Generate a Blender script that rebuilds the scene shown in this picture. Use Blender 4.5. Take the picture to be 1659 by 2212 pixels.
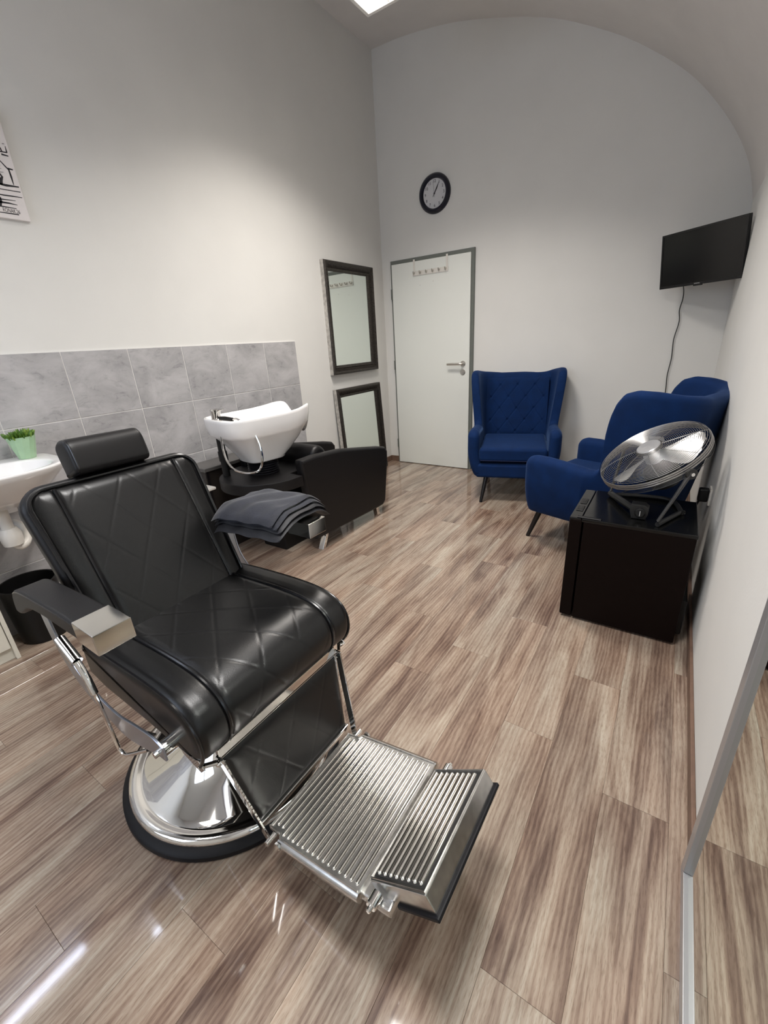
import bpy, bmesh, math, random
from mathutils import Vector, Matrix
random.seed(7)
PI = math.pi
S = bpy.context.scene
for o in list(bpy.data.objects): bpy.data.objects.remove(o)
COL = S.collection

# ------------------------------------------------------------------ camera
cam_d = bpy.data.cameras.new('camera'); cam = bpy.data.objects.new('camera', cam_d); COL.objects.link(cam)
cam_d.sensor_fit = 'HORIZONTAL'; cam_d.sensor_width = 36.0; cam_d.lens = 922.376 / 1659 * 36.0
cam_d.clip_start = 0.01
YAW, PITCH, ROLL = 0.598709, 0.378517, -0.0605208
_f = Vector((-math.sin(YAW)*math.cos(PITCH), math.cos(YAW)*math.cos(PITCH), -math.sin(PITCH)))
_r = Vector((math.cos(YAW), math.sin(YAW), 0)); _u = _r.cross(_f)
_r2 = _r*math.cos(ROLL) + _u*math.sin(ROLL); _u2 = -_r*math.sin(ROLL) + _u*math.cos(ROLL)
cm = Matrix((( _r2.x, _u2.x, -_f.x, 2.634917), (_r2.y, _u2.y, -_f.y, -4.092282), (_r2.z, _u2.z, -_f.z, 1.286214), (0,0,0,1)))
cam.matrix_world = cm
S.camera = cam

# ------------------------------------------------------------------ world, daylight, exposure
LAMP_A, LAMP_B, LAMP_FILL, LAMP_WALL, DAY = 28.0, 27.0, 1.5, 23.0, 20.0     # watts of two louvre lamps and the added fill lamp, radiance of the wall lamps, daylight watts
w = bpy.data.worlds.new('world'); S.world = w; w.use_nodes = True
w.node_tree.nodes['Background'].inputs[0].default_value = (0.55, 0.65, 0.85, 1)
w.node_tree.nodes['Background'].inputs[1].default_value = 0.6
al = bpy.data.lights.new('window_daylight', 'AREA'); al.shape = 'RECTANGLE'; al.size = 1.3; al.size_y = 1.4
al.energy = DAY; al.color = (0.72, 0.82, 1.0)
alo = bpy.data.objects.new('window_daylight', al); COL.objects.link(alo)
alo.location = (0.95, -5.62, 1.75); alo.rotation_euler = (PI/2, 0, 0)
alo.rotation_euler = Vector((0, 1, -0.15)).to_track_quat('-Z', 'Z').to_euler()
S.view_settings.view_transform = 'Standard'; S.view_settings.look = 'None'
S.view_settings.exposure = 0.13; S.view_settings.gamma = 1.0; S.view_settings.use_curve_mapping = False

# ------------------------------------------------------------------ materials
def srgb(r, g, b):
    def c(v):
        v /= 255.0
        return v/12.92 if v <= 0.04045 else ((v+0.055)/1.055)**2.4
    return (c(r), c(g), c(b), 1.0)
MATS = {}
def mat(name, col, rough=0.5, metal=0.0, noise=0.0, nscale=20.0, bump=0.0, bscale=200.0, coat=0.0, sheen=0.0, spec=0.5, emis=None, estr=0.0, sheencol=None):
    m = bpy.data.materials.new(name); m.use_nodes = True
    nt = m.node_tree; N = nt.nodes; L = nt.links
    b = N['Principled BSDF']
    b.inputs['Base Color'].default_value = col
    b.inputs['Roughness'].default_value = rough
    b.inputs['Metallic'].default_value = metal
    b.inputs['Specular IOR Level'].default_value = spec
    if coat: b.inputs['Coat Weight'].default_value = coat; b.inputs['Coat Roughness'].default_value = 0.08
    if sheen:
        b.inputs['Sheen Weight'].default_value = sheen; b.inputs['Sheen Roughness'].default_value = 0.35
        if sheencol: b.inputs['Sheen Tint'].default_value = sheencol
    if emis: b.inputs['Emission Color'].default_value = emis; b.inputs['Emission Strength'].default_value = estr
    tc = N.new('ShaderNodeTexCoord')
    if noise:
        n = N.new('ShaderNodeTexNoise'); n.inputs['Scale'].default_value = nscale; n.inputs['Detail'].default_value = 5
        L.new(tc.outputs['Object'], n.inputs['Vector'])
        r = N.new('ShaderNodeValToRGB')
        r.color_ramp.elements[0].position = 0.3; r.color_ramp.elements[1].position = 0.7
        r.color_ramp.elements[0].color = tuple(c*(1-noise) for c in col[:3])+(1,)
        r.color_ramp.elements[1].color = tuple(min(1, c*(1+noise)) for c in col[:3])+(1,)
        L.new(n.outputs['Fac'], r.inputs['Fac']); L.new(r.outputs['Color'], b.inputs['Base Color'])
    if bump:
        n2 = N.new('ShaderNodeTexNoise'); n2.inputs['Scale'].default_value = bscale; n2.inputs['Detail'].default_value = 3
        L.new(tc.outputs['Object'], n2.inputs['Vector'])
        bp = N.new('ShaderNodeBump'); bp.inputs['Strength'].default_value = bump; bp.inputs['Distance'].default_value = 0.002
        L.new(n2.outputs['Fac'], bp.inputs['Height']); L.new(bp.outputs['Normal'], b.inputs['Normal'])
    MATS[name] = m
    return m

mat('wall_paint', srgb(223, 222, 218), 0.85, noise=0.02, nscale=3, bump=0.12, bscale=120)
mat('ceiling_paint', srgb(222, 218, 214), 0.9, noise=0.03, nscale=4, bump=0.4, bscale=90)
mat('grout', srgb(226, 224, 220), 0.9)
mat('leather', (0.0045, 0.0045, 0.0047, 1), 0.33, bump=0.10, bscale=420, spec=0.42)
mat('leather_soft', (0.0055, 0.0050, 0.0054, 1), 0.44, bump=0.12, bscale=380, spec=0.35)
mat('piping', (0.004, 0.004, 0.005, 1), 0.25, spec=0.6)
mat('chrome', (0.83, 0.82, 0.80, 1), 0.05, 1.0)
mat('chrome_worn', (0.72, 0.70, 0.66, 1), 0.11, 1.0, noise=0.07, nscale=9)
mat('aluminium', (0.62, 0.61, 0.59, 1), 0.25, 1.0, noise=0.15, nscale=40)
mat('rubber', (0.006, 0.006, 0.008, 1), 0.5, spec=0.3)
mat('black_plastic', (0.005, 0.005, 0.005, 1), 0.4, spec=0.35)
mat('dark_groove', (0.01, 0.01, 0.01, 1), 0.7)
mat('velvet', srgb(4, 35, 78), 0.85, noise=0.14, nscale=14, bump=0.25, bscale=600, sheen=0.18, sheencol=(0.25, 0.45, 0.9, 1), spec=0.2)
mat('velvet_seam', srgb(3, 20, 58), 0.9)
mat('wood_black', (0.006, 0.005, 0.006, 1), 0.3)
mat('ceramic', (0.86, 0.85, 0.84, 1), 0.10, coat=0.5)
mat('fridge_side', (0.0048, 0.0022, 0.0017, 1), 0.5, bump=0.03, bscale=300, spec=0.10)
mat('fridge_top', (0.004, 0.004, 0.004, 1), 0.2, spec=0.4)
mat('mirror_glass', (0.83, 0.88, 0.84, 1), 0.0, 1.0)
mat('antique_frame', (0.060, 0.052, 0.045, 1), 0.40, 0.7, noise=0.5, nscale=90)
mat('antique_side', (0.55, 0.53, 0.50, 1), 0.45, 0.8, noise=0.3, nscale=30)
mat('door_paint', srgb(229, 231, 225), 0.45, noise=0.01, nscale=2)
mat('door_frame', srgb(104, 108, 102), 0.55)
mat('chrome_daylight_tint', (0.40, 0.43, 0.50, 1), 0.30, 1.0)  # chrome of the arm brackets, bluish window daylight painted into its colour
mat('steel', (0.58, 0.55, 0.50, 1), 0.28, 1.0)
mat('white_plastic', srgb(222, 218, 210), 0.4)
mat('clock_rim', srgb(14, 15, 32), 0.3)
mat('clock_face', srgb(208, 208, 210), 0.5)
mat('ink', (0.012, 0.010, 0.014, 1), 0.6)
mat('ink_grey', (0.06, 0.055, 0.07, 1), 0.6)
mat('screen', (0.006, 0.006, 0.006, 1), 0.18, spec=0.4)
mat('bezel', (0.004, 0.004, 0.005, 1), 0.3)
mat('logo', (0.6, 0.6, 0.6, 1), 0.4)
mat('canvas', srgb(228, 222, 220), 0.8, noise=0.02, nscale=30, bump=0.2, bscale=400)
mat('pot', srgb(160, 192, 156), 0.35, noise=0.05, nscale=30)
mat('leaf', srgb(72, 108, 30), 0.5, noise=0.35, nscale=60)
mat('leaf_pale', srgb(110, 140, 48), 0.5, noise=0.3, nscale=60)
mat('soil', (0.03, 0.02, 0.012, 1), 0.95)
mat('cabinet_white', srgb(226, 222, 208), 0.5)
mat('cabinet_dark', (0.020, 0.016, 0.014, 1), 0.35, noise=0.2, nscale=12)
mat('cabinet_top', (0.10, 0.095, 0.09, 1), 0.3)
mat('cape', (0.010, 0.0115, 0.019, 1), 0.75, noise=0.35, nscale=26, bump=0.3, bscale=160, sheen=0.3)
mat('cape_black', (0.006, 0.006, 0.009, 1), 0.6, bump=0.2, bscale=160)
mat('blade', (0.72, 0.72, 0.72, 1), 0.3, 0.85)
mat('fan_wire', (0.34, 0.33, 0.32, 1), 0.3, 0.9)
mat('fan_dark', (0.012, 0.012, 0.012, 1), 0.45)
mat('yoke_grey', (0.05, 0.05, 0.05, 1), 0.45)
mat('baseboard', srgb(112, 88, 74), 0.5, noise=0.15, nscale=25)
mat('alu_frame', srgb(176, 176, 178), 0.32, 0.55)
mat('lamp_housing', srgb(232, 230, 226), 0.4)
mat('louvre', (0.80, 0.80, 0.80, 1), 0.15, 1.0)
mat('lamp_a', (0.9, 0.9, 0.9, 1), 0.5, emis=(1.0, 0.93, 0.83, 1), estr=7.0)
mat('lamp_b', (0.9, 0.9, 0.9, 1), 0.5, emis=(1.0, 0.94, 0.86, 1), estr=7.0)
mat('lamp_wall', (0.9, 0.9, 0.9, 1), 0.5, emis=(0.72, 0.80, 1.0, 1), estr=LAMP_WALL)

def wood_material():
    m = bpy.data.materials.new('oak_vinyl'); m.use_nodes = True
    nt = m.node_tree; N = nt.nodes; L = nt.links; b = N['Principled BSDF']
    tc = N.new('ShaderNodeTexCoord'); oi = N.new('ShaderNodeObjectInfo')
    def math_(op, a, bb=None):
        n = N.new('ShaderNodeMath'); n.operation = op
        for i, v in enumerate((a, bb)):
            if v is None: continue
            if isinstance(v, (int, float)): n.inputs[i].default_value = v
            else: L.new(v, n.inputs[i])
        return n.outputs[0]
    sep = N.new('ShaderNodeSeparateXYZ'); L.new(tc.outputs['Object'], sep.inputs[0])
    rnd = math_('MULTIPLY', oi.outputs['Random'], 60.0)
    rnd2 = math_('MULTIPLY', oi.outputs['Random'], 23.7)
    def coords(ky):
        c = N.new('ShaderNodeCombineXYZ')
        L.new(math_('ADD', sep.outputs[0], rnd), c.inputs[0])
        L.new(math_('MULTIPLY', math_('ADD', sep.outputs[1], rnd2), ky), c.inputs[1])
        L.new(rnd, c.inputs[2])
        return c.outputs[0]
    def noise(vec, scale, detail, rough, dist):
        n = N.new('ShaderNodeTexNoise'); L.new(vec, n.inputs['Vector'])
        n.inputs['Scale'].default_value = scale; n.inputs['Detail'].default_value = detail
        n.inputs['Roughness'].default_value = rough; n.inputs['Distortion'].default_value = dist
        return n.outputs['Fac']
    broad = noise(coords(0.11), 12.0, 4, 0.55, 1.1)
    blotch = noise(coords(0.42), 6.0, 4, 0.6, 0.8)
    wav = N.new('ShaderNodeTexWave'); wav.wave_type = 'BANDS'; wav.bands_direction = 'X'
    wav.inputs['Scale'].default_value = 22; wav.inputs['Distortion'].default_value = 9
    wav.inputs['Detail'].default_value = 3; wav.inputs['Detail Scale'].default_value = 0.8; wav.inputs['Detail Roughness'].default_value = 0.6
    L.new(coords(0.13), wav.inputs['Vector'])
    fine = noise(coords(0.035), 210.0, 4, 0.7, 0.2)
    pores = noise(coords(0.10), 420.0, 2, 0.6, 0.0)
    v = math_('ADD', math_('MULTIPLY', broad, 0.82), math_('MULTIPLY', blotch, 0.20))
    v = math_('ADD', v, math_('MULTIPLY', wav.outputs['Fac'], 0.09))
    v = math_('ADD', v, math_('MULTIPLY', fine, 0.13))
    v = math_('ADD', v, math_('MULTIPLY', math_('SUBTRACT', oi.outputs['Random'], 0.5), 0.05))
    v = math_('SUBTRACT', v, 0.12)
    r = N.new('ShaderNodeValToRGB'); e = r.color_ramp.elements
    e[0].position = 0.30; e[0].color = srgb(92, 71, 61)
    e[1].position = 0.72; e[1].color = srgb(184, 171, 155)
    x = e.new(0.43); x.color = srgb(131, 110, 96)
    x = e.new(0.54); x.color = srgb(158, 140, 124)
    L.new(v, r.inputs['Fac'])
    mx = N.new('ShaderNodeMixRGB'); mx.blend_type = 'MULTIPLY'
    L.new(r.outputs['Color'], mx.inputs[1])
    r2 = N.new('ShaderNodeValToRGB'); r2.color_ramp.elements[0].position = 0.34; r2.color_ramp.elements[1].position = 0.5
    r2.color_ramp.elements[0].color = (0.62, 0.57, 0.53, 1); r2.color_ramp.elements[1].color = (1, 1, 1, 1)
    L.new(pores, r2.inputs['Fac']); L.new(r2.outputs['Color'], mx.inputs[2]); mx.inputs[0].default_value = 0.6
    hue = N.new('ShaderNodeMixRGB'); hue.blend_type = 'MULTIPLY'; hue.inputs[0].default_value = 1.0
    L.new(mx.outputs[0], hue.inputs[1])
    gn = noise(coords(0.2), 5.0, 2, 0.5, 0.3)
    r3 = N.new('ShaderNodeValToRGB'); r3.color_ramp.elements[0].position = 0.35; r3.color_ramp.elements[1].position = 0.65
    r3.color_ramp.elements[0].color = (0.95, 1.0, 1.02, 1); r3.color_ramp.elements[1].color = (1.03, 0.98, 0.95, 1)
    L.new(gn, r3.inputs['Fac']); L.new(r3.outputs['Color'], hue.inputs[2])
    L.new(hue.outputs[0], b.inputs['Base Color'])
    b.inputs['Roughness'].default_value = 0.45; b.inputs['Specular IOR Level'].default_value = 0.2
    b.inputs['Coat Weight'].default_value = 1.0; b.inputs['Coat Roughness'].default_value = 0.06
    bp = N.new('ShaderNodeBump'); bp.inputs['Strength'].default_value = 0.25; bp.inputs['Distance'].default_value = 0.001
    L.new(fine, bp.inputs['Height']); L.new(bp.outputs['Normal'], b.inputs['Normal'])
    MATS['oak'] = m
wood_material()

def tile_material():
    m = bpy.data.materials.new('concrete_tile'); m.use_nodes = True
    nt = m.node_tree; N = nt.nodes; L = nt.links; b = N['Principled BSDF']
    tc = N.new('ShaderNodeTexCoord'); oi = N.new('ShaderNodeObjectInfo')
    mp = N.new('ShaderNodeVectorMath'); mp.operation = 'ADD'
    sc = N.new('ShaderNodeVectorMath'); sc.operation = 'SCALE'; sc.inputs[0].default_value = (31, 17, 23)
    L.new(oi.outputs['Random'], sc.inputs['Scale']); L.new(tc.outputs['Object'], mp.inputs[0]); L.new(sc.outputs[0], mp.inputs[1])
    st = N.new('ShaderNodeVectorMath'); st.operation = 'MULTIPLY'; st.inputs[1].default_value = (1, 0.55, 1)
    L.new(mp.outputs[0], st.inputs[0])
    n1 = N.new('ShaderNodeTexNoise'); n1.inputs['Scale'].default_value = 6; n1.inputs['Detail'].default_value = 8; n1.inputs['Roughness'].default_value = 0.65; n1.inputs['Distortion'].default_value = 0.5
    n2 = N.new('ShaderNodeTexNoise'); n2.inputs['Scale'].default_value = 26; n2.inputs['Detail'].default_value = 8; n2.inputs['Roughness'].default_value = 0.75; n2.inputs['Distortion'].default_value = 0.8
    L.new(st.outputs[0], n1.inputs['Vector']); L.new(st.outputs[0], n2.inputs['Vector'])
    r1 = N.new('ShaderNodeValToRGB'); e = r1.color_ramp.elements
    e[0].position = 0.3; e[0].color = srgb(152, 151, 152); e[1].position = 0.72; e[1].color = srgb(196, 194, 195)
    L.new(n1.outputs['Fac'], r1.inputs['Fac'])
    r2 = N.new('ShaderNodeValToRGB'); e = r2.color_ramp.elements
    e[0].position = 0.30; e[0].color = (0.55, 0.55, 0.56, 1); e[1].position = 0.46; e[1].color = (1, 1, 1, 1)
    L.new(n2.outputs['Fac'], r2.inputs['Fac'])
    gate = N.new('ShaderNodeValToRGB'); gate.color_ramp.elements[0].position = 0.42; gate.color_ramp.elements[1].position = 0.58
    gate.color_ramp.elements[0].color = (1, 1, 1, 1); gate.color_ramp.elements[1].color = (0.25, 0.25, 0.25, 1)
    L.new(n1.outputs['Fac'], gate.inputs['Fac'])
    mx = N.new('ShaderNodeMixRGB'); mx.blend_type = 'MULTIPLY'
    L.new(gate.outputs['Color'], mx.inputs[0]); L.new(r1.outputs['Color'], mx.inputs[1]); L.new(r2.outputs['Color'], mx.inputs[2])
    L.new(mx.outputs[0], b.inputs['Base Color']); b.inputs['Roughness'].default_value = 0.42
    MATS['tile'] = m
tile_material()

# ------------------------------------------------------------------ mesh helpers
class B:
    """collects shapes, then links them as ONE mesh object"""
    def __init__(s): s.v = []; s.f = []
    def add(s, vs, fs, M=None):
        o = len(s.v)
        for p in vs:
            p = Vector(p)
            if M is not None: p = M @ p
            s.v.append(p)
        for f in fs: s.f.append([i+o for i in f])
        return s
    def box(s, x0, x1, y0, y1, z0, z1, M=None):
        vs = [(x0,y0,z0),(x1,y0,z0),(x1,y1,z0),(x0,y1,z0),(x0,y0,z1),(x1,y0,z1),(x1,y1,z1),(x0,y1,z1)]
        return s.add(vs, [(0,3,2,1),(4,5,6,7),(0,1,5,4),(1,2,6,5),(2,3,7,6),(3,0,4,7)], M)
    def rbox(s, x0, x1, y0, y1, z0, z1, r=0.01, seg=3, M=None):
        bm = bmesh.new(); bmesh.ops.create_cube(bm, size=1.0)
        for v in bm.verts:
            v.co = Vector((x0+(v.co.x+.5)*(x1-x0), y0+(v.co.y+.5)*(y1-y0), z0+(v.co.z+.5)*(z1-z0)))
        bmesh.ops.bevel(bm, geom=list(bm.edges), offset=r, segments=seg, profile=0.5, affect='EDGES', clamp_overlap=True)
        return s.bm(bm, M)
    def bm(s, bm, M=None):
        bm.verts.ensure_lookup_table()
        for i, v in enumerate(bm.verts): v.index = i
        s.add([v.co.copy() for v in bm.verts], [[v.index for v in f.verts] for f in bm.faces], M)
        bm.free(); return s
    def prism(s, poly, t0, t1, fmap, bev=0.0, seg=3, M=None):
        """poly in 2D, extruded t0..t1; fmap(u,v,t)->xyz"""
        bm = bmesh.new()
        a = [bm.verts.new(fmap(u, v, t0)) for u, v in poly]; c = [bm.verts.new(fmap(u, v, t1)) for u, v in poly]
        n = len(poly)
        bm.faces.new(a[::-1]); bm.faces.new(c)
        for i in range(n): bm.faces.new((a[i], a[(i+1) % n], c[(i+1) % n], c[i]))
        bmesh.ops.recalc_face_normals(bm, faces=bm.faces)
        if bev:
            es = [e for e in bm.edges if any(len(f.verts) == n and n != 4 for f in e.link_faces)] if n != 4 else list(bm.edges)
            bmesh.ops.bevel(bm, geom=es, offset=bev, segments=seg, profile=0.5, affect='EDGES', clamp_overlap=True)
        return s.bm(bm, M)
    def tube(s, pts, r, n=8, closed=False, M=None, flat=1.0):
        pts = [Vector(p) for p in pts]; m = len(pts); vs = []; fs = []
        rad = r if isinstance(r, (list, tuple)) else [r]*m
        prev = None
        for i in range(m):
            a = pts[(i-1) % m] if (closed or i > 0) else pts[i]
            c = pts[(i+1) % m] if (closed or i < m-1) else pts[i]
            t = (c-a)
            t = t.normalized() if t.length > 1e-9 else Vector((0,0,1))
            if prev is None:
                ref = Vector((0,0,1)) if abs(t.z) < 0.9 else Vector((1,0,0))
                nx = t.cross(ref).normalized()
            else:
                nx = (prev - t*prev.dot(t)); nx = nx.normalized() if nx.length > 1e-6 else t.orthogonal().normalized()
            prev = nx; ny = t.cross(nx)
            for k in range(n):
                ang = 2*PI*k/n
                vs.append(pts[i] + nx*math.cos(ang)*rad[i] + ny*math.sin(ang)*rad[i]*flat)
        mm = m if closed else m-1
        for i in range(mm):
            for k in range(n):
                j = (i+1) % m
                fs.append((i*n+k, i*n+(k+1) % n, j*n+(k+1) % n, j*n+k))
        if not closed:
            fs.append(tuple(range(n))[::-1]); fs.append(tuple((m-1)*n+k for k in range(n)))
        return s.add(vs, fs, M)
    def lathe(s, prof, n=32, M=None, cap=True):
        vs = []; fs = []; m = len(prof)
        for (r, z) in prof:
            for k in range(n):
                a = 2*PI*k/n; vs.append((r*math.cos(a), r*math.sin(a), z))
        for i in range(m-1):
            for k in range(n):
                fs.append((i*n+k, i*n+(k+1) % n, (i+1)*n+(k+1) % n, (i+1)*n+k))
        if cap:
            fs.append(tuple(range(n))[::-1]); fs.append(tuple((m-1)*n+k for k in range(n)))
        return s.add(vs, fs, M)
    def loft(s, rings, cap0=True, cap1=True, closed=True, M=None):
        n = len(rings[0]); vs = [p for r in rings for p in r]; fs = []
        for i in range(len(rings)-1):
            for k in range(n if closed else n-1):
                fs.append((i*n+k, i*n+(k+1) % n, (i+1)*n+(k+1) % n, (i+1)*n+k))
        if cap0: fs.append(tuple(range(n))[::-1])
        if cap1: fs.append(tuple((len(rings)-1)*n+k for k in range(n)))
        return s.add(vs, fs, M)
    def cyl(s, p, q, r, n=16, M=None): return s.tube([p, q], r, n, M=M)
    def build(s, name, m, parent=None, smooth=35, fixn=True):
        me = bpy.data.meshes.new(name); me.from_pydata([tuple(v) for v in s.v], [], s.f); me.update()
        if fixn:
            bm = bmesh.new(); bm.from_mesh(me); bmesh.ops.recalc_face_normals(bm, faces=bm.faces); bm.to_mesh(me); bm.free()
        me.materials.append(MATS[m] if isinstance(m, str) else m)
        if smooth:
            for p in me.polygons: p.use_smooth = True
            me.set_sharp_from_angle(angle=math.radians(smooth))
        o = bpy.data.objects.new(name, me); COL.objects.link(o)
        if smooth and len(me.polygons) < 1500:
            wm = o.modifiers.new('flat_faces', 'WEIGHTED_NORMAL'); wm.weight = 60; wm.keep_sharp = True
        if parent is not None: o.parent = parent
        return o

def tag(o, label=None, cat=None, group=None, kind=None):
    if label: o['label'] = label
    if cat: o['category'] = cat
    if group: o['group'] = group
    if kind: o['kind'] = kind
    return o
def thing(name, label, cat, loc=(0,0,0), rz=0.0, group=None):
    o = bpy.data.objects.new(name, None); COL.objects.link(o)
    o.empty_display_size = 0.1; o.location = loc; o.rotation_euler = (0, 0, rz)
    return tag(o, label, cat, group)
def struct(o): o['kind'] = 'structure'; return o
def link_copy(o, parent, loc=None, rot=None):
    c = o.copy(); COL.objects.link(c); c.parent = parent
    if loc is not None: c.location = loc
    if rot is not None: c.rotation_euler = rot
    return c
def axis_matrix(p, d, up=(0,0,1)):
    """local z -> d at p"""
    d = Vector(d).normalized(); u = Vector(up)
    x = u.cross(d); x = x.normalized() if x.length > 1e-6 else Vector((1,0,0))
    y = d.cross(x)
    return Matrix(((x.x,y.x,d.x,p[0]),(x.y,y.y,d.y,p[1]),(x.z,y.z,d.z,p[2]),(0,0,0,1)))
def lerp(a, b, t): return a+(b-a)*t
def interp(x, pts):
    if x <= pts[0][0]: return pts[0][1]
    for (a, va), (c, vc) in zip(pts, pts[1:]):
        if x <= c: return va+(vc-va)*(x-a)/(c-a) if c > a else vc
    return pts[-1][1]
def smooth_path(pts, n=8):
    """Catmull-Rom through pts"""
    pts = [Vector(p) for p in pts]; out = []
    for i in range(len(pts)-1):
        p0 = pts[max(i-1,0)]; p1 = pts[i]; p2 = pts[i+1]; p3 = pts[min(i+2, len(pts)-1)]
        for k in range(n):
            t = k/n
            out.append(0.5*((2*p1)+(-p0+p2)*t+(2*p0-5*p1+4*p2-p3)*t*t+(-p0+3*p1-3*p2+p3)*t**3))
    out.append(pts[-1]); return out
def sstep(a, b, x):
    t = max(0, min(1, (x-a)/(b-a))); return t*t*(3-2*t)

# ------------------------------------------------------------------ room shell
RW, RY, = 2.867, -5.5           # right wall x, rear wall y
VAULT = smooth_path([(-0.1,3.62,0),(0,3.616,0),(0.358,3.597,0),(0.844,3.521,0),(1.438,3.345,0),(1.847,3.15,0),(2.142,2.965,0),(2.428,2.735,0),(2.66,2.46,0),(2.80,2.22,0),(2.867,2.0,0)], 6)
VAULT = [(p.x, p.y) for p in VAULT]
def vz(x): return interp(x, VAULT)

fl = struct(B().box(-0.1, RW+0.1, RY-0.1, 0.1, -0.10, -0.008).build('floor', 'dark_groove', smooth=0))
# planks, one object each, joints where the photograph has them
PWID, PLEN, PTOP = 0.1672, 1.0185, 0.0
phase = {0:-2.379, 1:-3.043, 2:-2.577, 3:-2.932, 4:-2.314, 5:-1.63, 6:-1.846, 7:-1.49, 8:-2.043, 9:-1.386, 10:-1.79, 11:-2.115}
pm = {}
def plank_mesh(wd, ln):
    k = (round(wd, 4), round(ln, 4))
    if k in pm: return pm[k]
    g, c = 0.0002, 0.0005
    x0, x1, y0, y1 = -wd/2+g, wd/2-g, -ln/2+g, ln/2-g
    vs = [(x0,y0,-.008),(x1,y0,-.008),(x1,y1,-.008),(x0,y1,-.008),(x0,y0,-c),(x1,y0,-c),(x1,y1,-c),(x0,y1,-c),(x0+c,y0+c,0),(x1-c,y0+c,0),(x1-c,y1-c,0),(x0+c,y1-c,0)]
    fs = [(8,9,10,11)]
    for a in range(4):
        b_ = (a+1) % 4
        fs += [(a, b_, 4+b_, 4+a), (4+a, 4+b_, 8+b_, 8+a)]
    me = bpy.data.meshes.new('plank'); me.from_pydata(vs, [], fs); me.update(); me.materials.append(MATS['oak'])
    pm[k] = me; return me
for k in range(0, 18):
    xr = RW if k == 0 else 2.813-(k-1)*PWID
    xl = 2.813-k*PWID
    if xr <= 0: break
    xl = max(xl, 0.0)
    ph = phase.get(k, -((k*0.377) % 1.0)-1.0)
    y = ph
    while y < 0: y += PLEN
    while y > RY:
        y1 = min(y, 0.0); y0 = max(y-PLEN, RY)
        if y1-y0 > 0.003:
            o = bpy.data.objects.new('plank', plank_mesh(xr-xl, y1-y0)); COL.objects.link(o)
            o.location = ((xl+xr)/2, (y0+y1)/2, 0); o.parent = fl
        y -= PLEN

wl = struct(B().box(-0.1, 0, RY-0.1, 0.1, -0.05, 3.62).build('wall_left', 'wall_paint', smooth=0))
struct(B().box(RW, RW+0.1, RY-0.1, 0.1, -0.05, 2.0).build('wall_right', 'wall_paint', smooth=0))
bw = B(); poly = [(-0.1,-0.05),(RW+0.1,-0.05),(RW+0.1,2.0)]+[(x, z) for x, z in VAULT[::-1] if x > 0]+[(-0.1,3.62)]
bw.prism(poly, 0.0, 0.1, lambda u, v, t: (u, t, v)); struct(bw.build('wall_back', 'wall_paint', smooth=0))
# rear wall, with a window opening behind the camera
WX0, WX1, WZ0, WZ1 = 0.30, 1.60, 1.05, 2.45
br = B()
for (x0, x1, z0, z1) in ((-0.1, WX0, -0.05, 3.62), (WX1, RW+0.1, -0.05, 3.62), (WX0, WX1, -0.05, WZ0), (WX0, WX1, WZ1, 3.62)):
    br.box(x0, x1, RY-0.12, RY, z0, z1)
struct(br.build('wall_rear', 'wall_paint', smooth=0))
wn = struct(thing('window_1', None, None, (0.95, RY, WZ0)))
wf = B()
for (x0, x1, z0, z1) in ((-.65,-.59,0,1.4),(.59,.65,0,1.4),(-.59,.59,0,.06),(-.59,.59,1.34,1.4),(-.03,.03,.06,1.34)): wf.box(x0, x1, -.07, -.01, z0, z1)
wf.build('window_frame', 'white_plastic', wn, smooth=0)
B().box(-.70, .70, -.02, .12, -.03, 0).build('window_sill', 'white_plastic', wn, smooth=0)
ce = B(); n = len(VAULT); vs = []; fs = []
for (x, z) in VAULT:
    vs += [(x, 0.1, z), (x, RY-0.1, z), (x+0.03, 0.1, z+0.1), (x+0.03, RY-0.1, z+0.1)]
for i in range(n-1):
    a = i*4; c = a+4
    fs += [(a, a+1, c+1, c), (a+2, c+2, c+3, a+3), (a, c, c+2, a+2), (a+1, a+3, c+3, c+1)]
fs += [(0, 2, 3, 1), (n*4-4, n*4-3, n*4-1, n*4-2)]
struct(ce.add(vs, fs).build('ceiling', 'ceiling_paint', smooth=40))
struct(B().rbox(RW-0.012, RW, -3.148, -0.0, 0, 0.052, 0.003, 2).build('baseboard_right', 'baseboard', smooth=0))
struct(B().rbox(0, 0.012, -1.36, 0, 0, 0.06, 0.003, 2).build('baseboard_left', 'baseboard', smooth=0))
bb = B(); bb.rbox(0, 0.105, -0.012, 0, 0, 0.06, 0.003, 2); bb.rbox(0.99, RW, -0.012, 0, 0, 0.06, 0.003, 2)
struct(bb.build('baseboard_back', 'baseboard', smooth=0))

# grey wall tiles, children of the left wall
gr = B().box(0, 0.006, -5.4, -1.3635, 0, 1.333).build('grout_bed', 'grout', wl, smooth=0)
TW, TH = 0.3372, 0.3333
tb = B().rbox(0.0, 0.0085, -TW/2+.0022, TW/2-.0022, -TH/2+.0022, TH/2-.0022, 0.0012, 1); t0 = tb.build('tile', 'tile', wl, smooth=0)
first = True
for i in range(12):
    for j in range(4):
        o = t0 if first else link_copy(t0, wl)
        first = False
        o.location = (0, -1.705+TW/2-i*TW, 1.333-TH/2-j*TH)

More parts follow.
